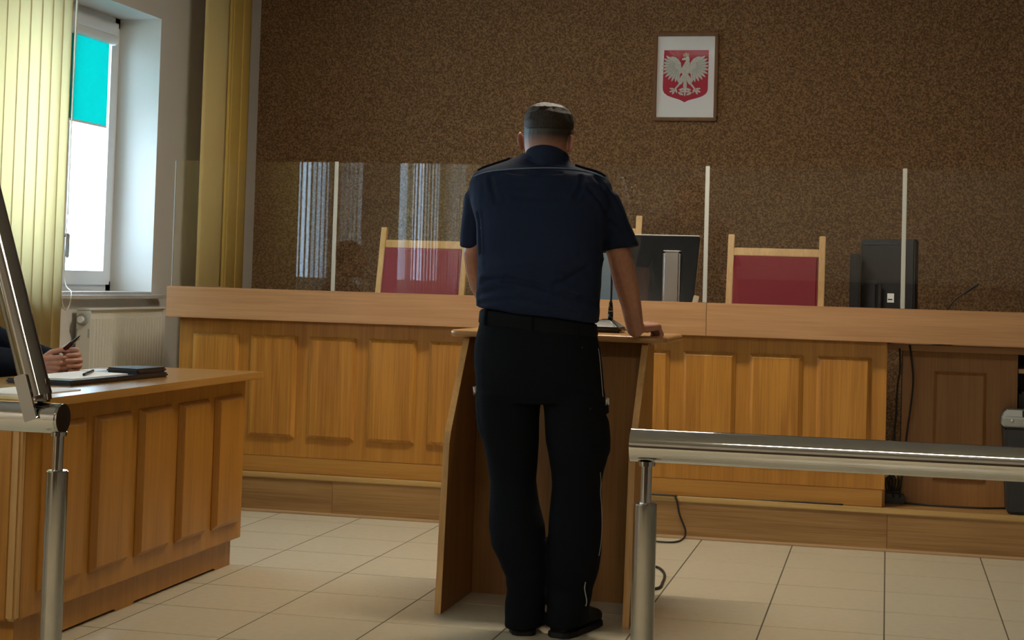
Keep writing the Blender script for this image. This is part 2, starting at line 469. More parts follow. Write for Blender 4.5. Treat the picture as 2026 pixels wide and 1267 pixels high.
# dais -----------------------------------------------------------------
dz = BM(); box(dz, XL, XR, DY+0.018, YB, 0.0, DZ-0.012)
dais = struct('dais_platform', dz, M_PLINTH, 'low wood laminate dais carrying the bench', 'dais')
dk = BM(); box(dk, XL, XR, DY+0.02, YB, DZ-0.012, DZ-0.001)
obj('deck', dk, M_RISER, dais)
seams = [XL, -3.55, onY(657, 985, DY).x, onY(1200, 1000, DY).x, onY(1755, 1060, DY).x, 1.45, 2.8, XR]
for a, b in zip(seams, seams[1:]):
    r = bbox(a+0.0006, b-0.0006, DY, DY+0.0185, 0.012, DZ-0.022, 0.0008, 1)
    obj('riser_board', r, M_RISER, dais)
n = bbox(XL, XR, DY-0.006, DY+0.03, DZ-0.024, DZ, 0.004, 2)
obj('nosing_strip', n, M_NOSING, dais)
n = bbox(XL, XR, DY-0.010, DY+0.002, 0.0, 0.013, 0.003, 2)
obj('base_strip', n, M_BASESTRIP, dais)

# ceiling lamps ----------------------------------------------------------
M_LAMP = emit('lamp_diffuser', (1.0, 0.885, 0.70), LAMP_STRENGTH)
M_LAMPBODY = plain('white_lamp_housing', (0.8, 0.8, 0.78), 0.5)
for k, (lx, ly) in enumerate(LAMP_SPOTS):
    t_ = thing('ceiling_lamp', 'long white ceiling lamp %s' % ('over the front of the bench', 'at the rear by the windows', 'at the rear on the right')[k], 'lamp', (lx, ly, ZC-0.09), 'ceiling lamps')
    b = BM(); box(b, lx-0.62, lx+0.62, ly-0.15, ly+0.15, ZC-0.06, ZC-0.0)
    obj('housing', b, M_LAMPBODY, t_)
    b = bbox(lx-0.60, lx+0.60, ly-0.13, ly+0.13, ZC-0.085, ZC-0.0595, 0.01)
    obj('diffuser', b, M_LAMP, t_)

# ================================================================== judges' bench
BY = 1.50                                    # front face of the panelled body
BX0, BX1 = -3.54, -0.007
FX0, FY, FZ0, FZ1 = -3.594, 1.44, 0.957, 1.114
bench = thing('judges_bench', 'long honey wood judges bench with raised panels and pale fascia', 'bench', (-1.0, 1.8, DZ))
obj('front_board', bbox(BX0, BX1, BY, BY+0.022, 0.275, FZ0+0.02, 0.002), M_BENCH, bench)
obj('plinth', bbox(BX0+0.01, BX1-0.010, BY-0.030+0.03, BY+0.05, DZ, 0.2745, 0.002), M_PLINTH, bench)
for x in (BX0, BX1-0.022):
    obj('end_panel', bbox(x+0.0005, x+0.0225, BY+0.0225, 2.15, DZ, FZ0, 0.002), M_BENCH, bench)
def panel_mesh(w, h, t=0.018, c=0.018, mat=M_BENCHP):
    """raised panel in the XZ plane facing -Y, lower left corner at the origin"""
    bm = BM()
    def rc(i, y): return [Vector((i, y, i)), Vector((w-i, y, i)), Vector((w-i, y, h-i)), Vector((i, y, h-i))]
    rings(bm, [rc(0, 0.0), rc(0, -0.004), rc(c, -t), rc(c+0.003, -t)], cap=True)
    bmesh.ops.recalc_face_normals(bm, faces=bm.faces[:])
    me = bpy.data.meshes.new('raised_panel'); bm.to_mesh(me); bm.free(); me.materials.append(mat)
    return me
pm = panel_mesh(0.249, 0.510)
for k in range(11):
    obj('raised_panel', pm, None, bench, loc=(-3.462+0.3136*k, BY, 0.371))
seam = -0.842
for a, b in ((FX0, seam-0.0008), (seam+0.0008, 1.9)):
    obj('fascia_board', bbox(a, b, FY, FY+0.036, FZ0, FZ1, 0.002), M_FASCIA, bench)
obj('fascia_return', bbox(FX0, FX0+0.036, FY+0.0365, 2.15, FZ0, FZ1, 0.002), M_FASCIA, bench)
obj('ledge', bbox(FX0+0.037, 1.9, FY+0.0365, FY+0.24, FZ1-0.024, FZ1-0.002, 0.002), M_FASCIA, bench)
obj('worktop', bbox(FX0+0.037, 1.9, FY+0.24, 2.20, 0.915, 0.945, 0.002), M_FASCIA, bench)

# recessed cabinet at the right of the bench
CYF = 1.70
cab = thing('pedestal_cabinet', 'brown wooden pedestal with one raised panel under the bench fascia', 'cabinet', (0.3, 1.9, DZ))
cx0, cx1 = onY(1783, 850, CYF).x, onY(2012, 850, CYF).x
obj('body', bbox(cx0, cx1, CYF, 2.14, DZ, 0.914, 0.002), M_CABINET, cab)
pa, pb = onY(1848, 735, CYF), onY(1948, 955, CYF)
obj('raised_panel', panel_mesh(pb.x-pa.x, pa.z-pb.z, 0.012, 0.014, M_CABINET), None, cab, loc=(pa.x, CYF, pb.z))
# open shelf unit beside it
sh = thing('open_shelf', 'open shelf unit with pale shelf beside the brown pedestal', 'shelf', (1.0, 1.95, DZ))
sx0, sx1 = cx1+0.004, cx1+0.75
for a, b in ((sx1-0.02, sx1),): obj('side_panel', bbox(a, b, CYF+0.01, 2.13, DZ, 0.912, 0.002), M_CABINET, sh)
sz = onY(2020, 735, CYF+0.02).z
obj('shelf_board', bbox(sx0, sx1-0.021, CYF+0.015, 2.10, sz-0.010, sz+0.010, 0.002), M_BASESTRIP, sh)
obj('back_panel', bbox(sx0, sx1-0.021, 2.105, 2.125, DZ, 0.912, 0.002), plain('dark_grey_board', (0.16, 0.14, 0.12), 0.8), sh)  # shelf back in one even dark grey
p = onY(2014, 810, CYF+0.05)
pcb = bbox(p.x+0.004, p.x+0.24, CYF+0.05, 2.06, DZ, onY(2014, 775, CYF+0.05).z, 0.012)
tag(obj('computer_case', pcb, M_BLACK), 'black computer case standing under the pale shelf', 'computer')
# paper shredder on the dais edge
sb = onZ(1993, 1021, DZ); sy = 1.50
s0 = onY(1993, 1015, sy).x; st = onY(1985, 812, sy).z; sl = onY(1985, 845, sy).z
shr = thing('paper_shredder', 'charcoal paper shredder bin with light grey lid by the dais edge', 'shredder', (s0+0.16, sy+0.1, DZ))
b = BM()
tp0 = onY(1989, 850, sy).x
rings(b, [[Vector((s0, sy+0.01, DZ)), Vector((s0+0.31, sy+0.01, DZ)), Vector((s0+0.31, sy+0.19, DZ)), Vector((s0, sy+0.19, DZ))],
          [Vector((tp0-0.004, sy, sl)), Vector((tp0+0.33, sy, sl)), Vector((tp0+0.33, sy+0.195, sl)), Vector((tp0-0.004, sy+0.195, sl))]])
bevel(b, 0.012)
obj('bin', b, M_BINBODY, shr)
lid0 = onY(1984, 830, sy).x
b = BM()
def rr(x0, x1, y0, y1, z): return [Vector((x0, y0, z)), Vector((x1, y0, z)), Vector((x1, y1, z)), Vector((x0, y1, z))]
rings(b, [rr(lid0, lid0+0.345, sy-0.008, sy+0.199, sl+0.0005), rr(lid0, lid0+0.345, sy-0.008, sy+0.199, sl+0.045), rr(lid0+0.02, lid0+0.325, sy+0.01, sy+0.18, st)])
bevel(b, 0.006)
lid = obj('lid', b, M_BINGREY, shr)
obj('feed_slot', bbox(lid0+0.085, lid0+0.30, sy-0.0082, sy+0.03, st-0.028, st+0.0006, 0.002), M_BLACK, shr)
obj('indicator', bbox(lid0+0.033, lid0+0.045, sy-0.011, sy-0.0075, sl+0.026, sl+0.038, 0.002), plain('white_button', (0.85, 0.85, 0.82), 0.4), shr)

# glass screen on the bench
GY = 1.462
scr = thing('glass_screen', 'clear glass screen with pale aluminium uprights on the bench', 'screen', (-1.0, GY, FZ1))
bars = [onY(667.5, 322, GY), onY(1401, 329, GY), onY(1791, 336, GY)]
GZ = 1.758
gx = [onY(345, 440, GY).x] + [b_.x for b_ in bars] + [1.75]
for a, b in zip(gx, gx[1:]):
    g = BM(); box(g, a+0.001, b-0.001, GY-0.003, GY+0.003, FZ1+0.0005, GZ)
    obj('pane', g, M_GLASS, scr)
for b_ in bars:
    obj('upright', bbox(b_.x-0.010, b_.x+0.010, GY-0.010, GY-0.0035, FZ1+0.0005, GZ+0.004, 0.0015), M_ALU, scr)
obj('edge_channel', bbox(gx[0]-0.004, gx[0]+0.0005, GY-0.004, GY+0.004, FZ1+0.0005, GZ, 0.001), M_GREYPL, scr)

# ================================================================== chairs behind the bench
def make_chair(name, width, ztop, label):
    """high backed chair, local coordinates: seat facing -Y, floor z=0 (dais)"""
    t_ = thing(name, label, 'chair', local=True, group='high backed chairs behind the bench')
    w = width/2; lean = 0.22
    zt = ztop-DZ
    def back(z): return (z-0.45)*lean
    for s in (-1, 1):
        b = BM()
        x = s*w
        rings(b, [[Vector((x-0.017, back(z)-0.017, z)), Vector((x+0.017, back(z)-0.017, z)), Vector((x+0.017, back(z)+0.017, z)), Vector((x-0.017, back(z)+0.017, z))] for z in (0.45, zt)])
        bevel(b, 0.003); obj('back_post', b, M_CHAIRWOOD, t_)
        b = bbox(x-0.02, x+0.02, -0.02, 0.02, 0.0, 0.449, 0.004); obj('leg', b, M_CHAIRWOOD, t_)
        b = bbox(x-0.02, x+0.02, -0.47, -0.43, 0.0, 0.449, 0.004); obj('leg', b, M_CHAIRWOOD, t_)
    for z0, z1 in ((zt-0.115, zt-0.072), (0.50, 0.54)):
        b = BM()
        rings(b, [[Vector((-w+0.017, back(z)-0.013, z)), Vector((w-0.017, back(z)-0.013, z)), Vector((w-0.017, back(z)+0.013, z)), Vector((-w+0.017, back(z)+0.013, z))] for z in (z0, z1)])
        bevel(b, 0.003); obj('back_rail', b, M_CHAIRWOOD, t_)
    b = BM()
    rings(b, [[Vector((-w+0.019, back(z)-0.030, z)), Vector((w-0.019, back(z)-0.030, z)), Vector((w-0.019, back(z)+0.02, z)), Vector((-w+0.019, back(z)+0.02, z))] for z in (0.541, zt-0.1155)])
    bevel(b, 0.010, 3); autosmooth(obj('backrest', b, M_RED, t_))
    autosmooth(obj('seat', bbox(-w-0.01, w+0.01, -0.50, 0.0, 0.450, 0.505, 0.015, 3), M_RED, t_))
    return t_
CYP = 2.56
def chair_at(px_l, px_r, ytop, name, label):
    YT = CYP+0.10
    a, c = onY(px_l, ytop, YT), onY(px_r, ytop, YT)
    zt = a.z
    o = make_chair(name, c.x-a.x, zt, label)
    dy = (zt-DZ-0.45)*0.22
    o.location = ((a.x+c.x)/2, YT-dy, DZ)
chair_at(762, 925, 450, 'high_backed_chair', 'maroon backed wooden chair nearest the windows, behind the bench')
chair_at(1102, 1266, 424, 'high_backed_chair', 'tallest maroon backed chair, mostly hidden behind the standing officer')
chair_at(1448, 1628, 464, 'high_backed_chair', 'maroon backed wooden chair right of the silver stand monitor')

# ================================================================== things on the bench
WT = 0.945
def rot_at(c, ang): return Matrix.Translation(c) @ Matrix.Rotation(ang, 4, 'Z')
# monitor with silver stand (seen from behind)
mA = onY(1386, 468, 1.93); mx1 = mA.x; mx0 = mx1-0.50
m1 = thing('computer_monitor', 'black monitor with silver stand column seen from behind', 'monitor', ((mx0+mx1)/2, 1.96, WT))
tilt = Matrix.Translation((0, 1.93, mA.z)) @ Matrix.Rotation(math.radians(-9), 4, 'X') @ Matrix.Translation((0, -1.93, -mA.z))
b = BM(); zb = WT+0.09
rings(b, [[Vector((mx0+0.012, 1.93, zb)), Vector((mx1-0.026, 1.93, zb)), Vector((mx1, 1.93, mA.z)), Vector((mx0, 1.93, mA.z))],
          [Vector((mx0+0.012, 1.965, zb)), Vector((mx1-0.026, 1.965, zb)), Vector((mx1, 1.965, mA.z)), Vector((mx0, 1.965, mA.z))]])
bevel(b, 0.006); b.transform(tilt)
mo = obj('back_shell', b, M_GLOSSBLK, m1)
obj('top_trim', bbox(mx0+0.006, mx1-0.006, 1.935, 1.972, mA.z-0.001, mA.z+0.006, 0.002, mtx=tilt), M_ALU, m1)
obj('screen', bbox(mx0+0.02, mx1-0.035, 1.966, 1.970, zb+0.02, mA.z-0.02, 0.001, mtx=tilt), M_BLACK, m1)
n0, n1 = onY(1312, 497, 1.87), onY(1346, 500, 1.87)
obj('stand_column', bbox(n0.x, n1.x, 1.865, 1.935, WT+0.015, n0.z, 0.010, 3), M_SILVER, m1)
obj('stand_cap', bbox(n0.x+0.001, n1.x-0.001, 1.866, 1.934, n0.z, n0.z+0.004, 0.0015), M_PVC, m1)
obj('stand_foot', bbox(n0.x-0.10, n1.x+0.10, 1.80, 1.98, WT, WT+0.0145, 0.004), M_SILVER, m1)
# blue-grey board and beige card
c0, c1 = onY(1178, 481, 1.78), onY(1222, 600, 1.78)
tag(obj('blue_grey_board', bbox(c0.x-0.14, c1.x+0.02, 1.76, 1.80, WT, c0.z, 0.004), M_BLUE), 'blue grey upright board glimpsed between officer and right arm', 'box')
c0 = onY(1364, 590, 1.72)
tag(obj('desk_card', bbox(-0.014, 0.014, -0.003, 0.003, 0, 0.205, 0.002, mtx=Matrix.Translation((c0.x-0.01, 1.72, WT+0.001)) @ Matrix.Rotation(math.radians(12), 4, 'Y') @ Matrix.Rotation(math.radians(-8), 4, 'X')), plain('beige_card', (0.5, 0.40, 0.28), 0.7)), 'small beige card tucked beside the silver stand monitor', 'card')
# second monitor, turned
a = onY(1703, 473, 1.93); c = onY(1798, 467, 1.93)
m2 = thing('computer_monitor', 'plain black monitor with small white sticker behind the right upright', 'monitor', (0, 1.95, WT))
rz = Matrix.Translation((a.x, 1.93, 0)) @ Matrix.Rotation(math.radians(-28), 4, 'Z')
wd = (c.x-a.x)/math.cos(math.radians(28))*1.12
obj('back_shell', bbox(0, wd, 0, 0.045, WT+0.07, a.z, 0.006, mtx=rz), M_DARKGREY, m2)
obj('vent_bar', bbox(0.02, wd*0.72, -0.004, 0.0005, a.z-0.028, a.z-0.020, 0.001, mtx=rz), M_BLACK, m2)
obj('stand_column', bbox(wd*0.10, wd*0.45, -0.05, 0.0, WT+0.014, WT+0.30, 0.02, 3, mtx=rz), M_BLACK, m2)
obj('stand_foot', bbox(wd*0.0, wd*0.7, -0.09, 0.10, WT, WT+0.0135, 0.004, mtx=rz), M_BLACK, m2)
stx = wd*0.52
stk = obj('sticker', bbox(stx, stx+0.036, -0.0022, -0.0005, onY(1766, 599, 1.9).z, onY(1766, 581, 1.9).z, 0.0004, 1, mtx=rz), M_PAPER, m2)
zz = onY(1766, 593, 1.9).z
obj('barcode', bbox(stx+0.004, stx+0.028, -0.0030, -0.0023, zz-0.003, zz+0.003, 0.0002, 1, mtx=rz), M_INK, m2)
a, c = onY(1682, 502, 1.80), onY(1703, 502, 1.80)
tag(obj('slim_computer', bbox(a.x, c.x-0.002, 1.80, 1.905, WT, a.z, 0.004, mtx=None), M_DARKGREY), 'slim dark grey box standing left of the stickered monitor', 'computer')
# gooseneck microphone on the bench
g0, g1 = onY(1874, 612, 1.80), onY(1936, 562, 1.80)
gm = thing('bench_microphone', 'thin gooseneck microphone bent over the bench right of the monitor', 'microphone', (g0.x, 1.80, WT))
b = BM(); cyl(b, (g0.x-0.02, 1.80, WT), (g0.x-0.02, 1.80, WT+0.03), 0.05, 0.04); obj('base', b, M_BLACK, gm)
b = BM(); tube(b, [(g0.x-0.02, 1.80, WT+0.028), (g0.x-0.012, 1.80, g0.z-0.03), g0.lerp(g1, 0.25)+Vector((-0.004, 0, 0.010)), g0.lerp(g1, 0.6)+Vector((-0.002, 0, 0.008)), g1], lambda t: 0.004 if t < 0.75 else 0.006)
obj('gooseneck', b, M_RUBBER, gm, smooth=True)

# ================================================================== state emblem picture
FRX0, FRX1, FRZ0, FRZ1 = -1.446, -1.050, 2.207, 2.752
pic = thing('framed_emblem', 'framed white eagle on red shield hanging on the brown wall', 'picture', ((FRX0+FRX1)/2, YB-0.02, FRZ0))
FW = 0.021
for (x0, x1, z0, z1) in ((FRX0, FRX1, FRZ0, FRZ0+FW), (FRX0, FRX1, FRZ1-FW, FRZ1), (FRX0, FRX0+FW, FRZ0+FW, FRZ1-FW), (FRX1-FW, FRX1, FRZ0+FW, FRZ1-FW)):
    obj('frame_rail', bbox(x0, x1, YB-0.032, YB-0.001, z0, z1, 0.005), M_FRAME, pic)
b = BM(); box(b, FRX0+FW, FRX1-FW, YB-0.012, YB-0.006, FRZ0+FW, FRZ1-FW)
obj('print_sheet', b, M_PAPER, pic)
S = (FRX1-FRX0)/(905-85); PCX, PCZ = (FRX0+FRX1)/2, (FRZ0+FRZ1)/2
def ep(u, v): return (PCX+(u-490)*S, PCZ-(v-642)*S)
LAYER = [0]
def flat(bm, pts, y, th=0.0006):
    LAYER[0] += 1; y -= LAYER[0]*0.000012          # every printed shape lies a hair above the last
    vs = [bm.verts.new((ep(u, v)[0], y, ep(u, v)[1])) for u, v in pts]
    f = bm.faces.new(vs)
    r = bmesh.ops.extrude_face_region(bm, geom=[f])
    for v in r['geom']:
        if isinstance(v, bmesh.types.BMVert): v.co.y -= th
def ell(cx, cy, a, b, ang, n=14, tip=0.0):
    out = []
    for i in range(n):
        t = 2*PI*i/n
        x, y = a*math.cos(t), b*math.sin(t)*(1-tip*max(0, math.cos(t)))
        out.append((cx+x*math.cos(ang)-y*math.sin(ang), cy+x*math.sin(ang)+y*math.cos(ang)))
    return out
b = BM()
flat(b, [(207, 300), (778, 300), (776, 800), (768, 835), (745, 865), (700, 893), (640, 913), (575, 930), (525, 945), (482, 968), (440, 945), (395, 927), (330, 908), (265, 885), (220, 850), (203, 815), (198, 780)], YB-0.0122)
obj('shield', b, M_CRIMSON, pic)
b = BM(); yb = YB-0.0129
for s in (-1, 1):
    def mir(u): return 485 + s*(u-485)
    def mp(pts): return [(mir(u), v) for u, v in pts][::s]
    # wing: shoulder arc and a fan of feathers
    flat(b, mp([(432, 520), (425, 465), (395, 420), (350, 388), (305, 380), (290, 400), (300, 470), (320, 560), (370, 610), (430, 600), (450, 560)]), yb)
    for k in range(11):
        a = math.radians(228 - k*13.0)
        ln = 205 + 18*math.sin(k*0.32)
        c0_ = (400, 500)
        e = (c0_[0]+math.cos(a)*ln*0.62, c0_[1]-math.sin(a)*ln*0.62) if k < 0 else (c0_[0]-abs(math.cos(math.radians(-38+k*13.0)))*ln*0.60, c0_[1]+math.sin(math.radians(-38+k*13.0))*ln*0.60)
        aa = math.atan2(e[1]-c0_[1], e[0]-c0_[0])
        flat(b, mp(ell(e[0], e[1], ln*0.42, 21, aa, tip=0.35)), yb-0.0002*(k % 3))
    # thigh, leg, claws
    flat(b, mp(ell(437, 680, 70, 30, math.radians(112))), yb-0.0004)
    flat(b, mp([(405, 725), (425, 738), (370, 800), (352, 790)]), yb)
    for (u, v, ang) in ((320, 795, 188), (318, 825, 160), (340, 838, 120), (372, 818, 70)):
        flat(b, mp(ell(u, v, 34, 12, math.radians(ang))), yb)
    # tail side curls
    flat(b, mp(ell(447, 800, 42, 13, math.radians(165))), yb)
    flat(b, mp(ell(432, 858, 38, 15, math.radians(205))), yb-0.0002)
    flat(b, mp(ell(452, 830, 36, 12, math.radians(185))), yb-0.0001)
flat(b, [(440, 525), (470, 470), (492, 430), (485, 400), (500, 378), (525, 385), (535, 420), (538, 470), (540, 520), (532, 590), (510, 640), (485, 665), (460, 640), (440, 590)], yb-0.0006)
flat(b, ell(484, 770, 125, 24, PI/2, tip=0.5), yb-0.0006)
flat(b, [(492, 400), (470, 395), (440, 410), (436, 428), (462, 428), (494, 430)], yb-0.0006)
obj('eagle', b, M_EAGLE, pic)
for s_ in (-1, 1):
    b = BM()
    for k in range(10):
        a = math.radians(-31+k*13.0); u0, v0, u1, v1 = 395-abs(math.cos(a))*50, 500+math.sin(a)*50, 400-abs(math.cos(a))*165, 500+math.sin(a)*165
        nx, ny = -(v1-v0), (u1-u0); ln = math.hypot(nx, ny); nx, ny = nx/ln*3.0, ny/ln*3.0
        q = [(u0+nx, v0+ny), (u1+nx, v1+ny), (u1-nx, v1-ny), (u0-nx, v0-ny)]
        flat(b, [(485+s_*(u-485), v) for u, v in q][::s_], yb-0.0007, 0.0003)
    obj('wing_shading', b, plain('grey_print', (0.30, 0.31, 0.27), 0.7), pic)
b = BM()
flat(b, [(455, 385), (448, 338), (470, 352), (488, 322), (506, 350), (532, 336), (520, 385)], yb-0.0008)
obj('crown', b, M_CROWN, pic)
b = BM(); za_, zb_ = FRZ0+FW, FRZ1-FW
rings(b, [[Vector((FRX0+FW, YB-y, z)) for y, z in ((0.0225, za_), (0.0240, za_), (0.0165, zb_), (0.0150, zb_))], [Vector((FRX1-FW, YB-y, z)) for y, z in ((0.0225, za_), (0.0240, za_), (0.0165, zb_), (0.0150, zb_))]])
obj('glazing', b, M_PGLASS, pic)

# ================================================================== lectern
LX0, LX1 = -1.553, -0.858
lec = thing('lectern', 'brown wooden lectern with slanted side panels in front of the officer', 'lectern', (-1.2, -0.3, 0))
LT = 0.022
def side_panel(x0, x1):
    prof = [(-0.643, 0.002), (-0.592, 0.600), (-0.575, 0.640), (-0.345, 0.975), (-0.187, 0.975), (-0.187, 0.002)]
    prof[0] = (-0.643, 0.0)
    prof[5] = (-0.187, 0.0)
    b = BM()
    rings(b, [[Vector((x0, y, z)) for y, z in prof], [Vector((x1, y, z)) for y, z in prof]])
    bevel(b, 0.002, 1)
    return b
for x0 in (LX0, LX1-LT):
    sp = obj('side_panel', side_panel(x0, x0+LT), M_LECT, lec)
    pr = [(-0.6445, 0.001), (-0.5935, 0.600), (-0.5770, 0.641), (-0.3470, 0.974)]
    b = BM()
    for (y0, z0), (y1, z1) in zip(pr, pr[1:]):
        rings(b, [[Vector((x0-0.0005, y0-0.002, z0)), Vector((x0+LT+0.0005, y0-0.002, z0)), Vector((x0+LT+0.0005, y0+0.0015, z0)), Vector((x0-0.0005, y0+0.0015, z0))],
                  [Vector((x0-0.0005, y1-0.002, z1)), Vector((x0+LT+0.0005, y1-0.002, z1)), Vector((x0+LT+0.0005, y1+0.0015, z1)), Vector((x0-0.0005, y1+0.0015, z1))]])
    obj('edge_band', b, M_LECTEDGE, lec)
obj('front_panel', bbox(LX0+LT+0.0005, LX1-LT-0.0005, -0.205, -0.187, 0.0, 0.975, 0.001, 1), M_LECT, lec)
# top: board with rounded front corners
b = BM(); x0, x1, y0, y1 = -1.605, -0.790, -0.385, 0.14
def rounded(x0, x1, y0, y1, r, n=8):
    out = []
    for cx, cy, a0 in ((x0+r, y0+r, PI), (x1-r, y0+r, 1.5*PI), (x1-r, y1-r, 0), (x0+r, y1-r, 0.5*PI)):
        for i in range(n+1):
            a = a0+PI/2*i/n; out.append((cx+r*math.cos(a), cy+r*math.sin(a)))
    return out
rd = rounded(x0, x1, y0, y1, 0.05); rdi = rounded(x0+0.006, x1-0.006, y0+0.006, y1-0.006, 0.045)
LZ = 1.000
rings(b, [[Vector((x, y, 0.9755)) for x, y in rdi], [Vector((x, y, 0.981)) for x, y in rd], [Vector((x, y, LZ-0.006)) for x, y in rd], [Vector((x, y, LZ)) for x, y in rdi]])
autosmooth(obj('top_board', b, M_LECTTOP, lec), 50)
# microphone on the lectern
mc = onZ(1206, 657, LZ); mc = Vector((-1.070, -0.02, LZ))
mic = thing('desk_microphone', 'black gooseneck microphone with chrome collar base standing on the lectern', 'microphone', mc)
b = BM()
def rect(c, a, d, z): return [Vector((c.x+sx*a, c.y+sy*d, z)) for sx, sy in ((-1, -1), (1, -1), (1, 1), (-1, 1))]
rings(b, [rect(mc, 0.070, 0.075, LZ), rect(mc, 0.072, 0.077, LZ+0.020)]); bevel(b, 0.008, 3)
autosmooth(obj('base', b, M_GLOSSBLK, mic))
b = BM(); rings(b, [rect(mc, 0.068, 0.073, LZ+0.0195), rect(mc, 0.030, 0.034, LZ+0.045), rect(mc, 0.020, 0.022, LZ+0.052)]); bevel(b, 0.006, 3)
autosmooth(obj('base_cover', b, plain('dark_chrome', (0.22, 0.22, 0.22), 0.12, 1.0), mic))
b = BM(); cyl(b, mc+Vector((0.015, 0, 0.045)), mc+Vector((0.015, 0, 0.082)), 0.0105); cyl(b, mc+Vector((0.015, 0, 0.0835)), mc+Vector((0.015, 0, 0.12)), 0.0105, 0.006); obj('collar', b, M_GLOSSBLK, mic, smooth=True)
b = BM(); tube(b, [mc+Vector((0.015, 0, 0.115)), mc+Vector((0.016, -0.004, 0.22)), mc+Vector((0.014, -0.03, 0.32)), mc+Vector((0.010, -0.08, 0.38))], 0.0042); obj('gooseneck', b, M_RUBBER, mic, smooth=True)
b = BM(); capsule(b, mc+Vector((0.010, -0.08, 0.38)), mc+Vector((0.007, -0.12, 0.41)), 0.009, 0.011); obj('microphone_head', b, M_BLACK, mic, smooth=True)

# ================================================================== side desk on the left
DX, DYF, DYN, DTZ = -2.50, 0.045, -1.78, 0.787
desk = thing('side_desk', 'honey wood side desk with raised panels facing the lectern', 'desk', (-2.8, -0.85, 0))
obj('desktop', bbox(-3.12, DX, DYN-0.03, DYF, DTZ-0.028, DTZ, 0.002), M_DESKTOP, desk)
FXD = -2.565                                  # face of the panelled front
obj('front_board', bbox(FXD-0.022, FXD, DYN+0.055, 0.045-0.03, 0.112, DTZ-0.0285, 0.002), M_DESK, desk)
def panel_x(y0, y1, z0, z1, t=0.022, c=0.018):
    bm = BM(); 
    def rc(i, x): return [Vector((x, y0+i, z0+i)), Vector((x, y1-i, z0+i)), Vector((x, y1-i, z1-i)), Vector((x, y0+i, z1-i))]
    rings(bm, [rc(0, FXD), rc(0, FXD+0.004), rc(c, FXD+t), rc(c+0.003, FXD+t)]); return bm
for k in range(5):
    y1 = -0.035-0.332*k
    obj('raised_panel', panel_x(y1-0.262, y1, 0.182, 0.698), M_DESK, desk)
obj('corner_post', bbox(FXD-0.03, FXD+0.004, DYN+0.02, DYN+0.054, 0.112, DTZ-0.0285, 0.008, 2), M_LECTEDGE, desk)
obj('end_board', bbox(-3.08, FXD-0.031, DYN+0.025, DYN+0.047, 0.112, DTZ-0.0285, 0.002), M_DESK, desk)
obj('end_board', bbox(-3.08, FXD-0.0225, 0.045-0.052, 0.045-0.03, 0.112, DTZ-0.0285, 0.002), M_DESK, desk)
b = BM()
# plinth with a low arched gap
for (a, c) in ((DYN+0.09, -0.05),):
    prof = [(a, 0.0), (a+0.05, 0.0), (a+0.07, 0.010), (-1.02, 0.010), (-1.0, 0.0), (-0.88, 0.0), (-0.86, 0.010), (-0.16, 0.010), (-0.14, 0.0), (0.0, 0.0), (0.0, 0.1115), (a, 0.1115)]
    rings(b, [[Vector((FXD-0.20, y, z)) for y, z in prof], [Vector((FXD-0.037, y, z)) for y, z in prof]])
obj('plinth', b, M_DESK, desk)
for y in (DYN+0.10, -0.07):
    obj('plinth_end', bbox(-3.06, FXD-0.2005, y-0.01, y+0.01, 0.0, 0.1115, 0.002), M_DESK, desk)

# ================================================================== steel barrier
RY, RZ, RR = -3.30, 0.889, 0.030
def rail_post(parent, x, ztop, zs):
    b = BM(); cyl(b, (x, RY, zs-0.01), (x, RY, ztop), 0.0105, seg=24); obj('upper_rod', b, M_STEEL, parent, smooth=False); autosmooth(parent.children[-1])
    b = BM(); cyl(b, (x, RY, 0.006), (x, RY, zs), 0.0212, seg=32); bevel(b, 0.002, 2); autosmooth(obj('post', b, M_STEEL2, parent), 30)
    b = BM(); cyl(b, (x, RY, 0.0), (x, RY, 0.0058), 0.05, seg=32); obj('floor_flange', b, M_STEEL2, parent)
    b = BM(); cyl(b, (x, RY, ztop-0.008), (x, RY, ztop), 0.016, seg=24); autosmooth(obj('weld_collar', b, M_STEEL, parent))
rr_ = thing('barrier_rail', 'polished steel barrier rail right of the officer', 'railing', (-0.43, RY, 0))
x0 = onY(1249, 880, RY).x
b = BM(); cyl(b, (x0, RY, 0.8915), (3.2, RY, 0.8935), RR, seg=48); bevel(b, 0.002, 2); autosmooth(obj('rail_tube', b, M_STEEL, rr_), 30)
rail_post(rr_, onY(1278, 960, RY).x, RZ-RR+0.004, 0.787)
for x in (1.4, 3.0): rail_post(rr_, x, RZ-RR+0.004, 0.787)
lr = thing('barrier_rail', 'polished steel barrier rail in front of the side desk', 'railing', (-1.61, RY, 0))
xe = onY(129, 830, RY).x-0.004
b = BM(); cyl(b, (XL+0.002, RY, 0.880), (xe-0.006, RY, 0.885), RR, seg=48); bevel(b, 0.001, 1); autosmooth(obj('rail_tube', b, M_STEEL, lr), 30)
b = BM(); cyl(b, (xe-0.0058, RY, 0.885), (xe, RY, 0.885), RR-0.0005, seg=48); bevel(b, 0.002, 2); autosmooth(obj('end_cap', b, M_STEEL2, lr), 30)
px_ = onY(115, 900, RY).x
rail_post(lr, px_, 0.885-RR+0.004, 0.783)
rail_post(lr, -3.2, 0.885-RR+0.004, 0.783)
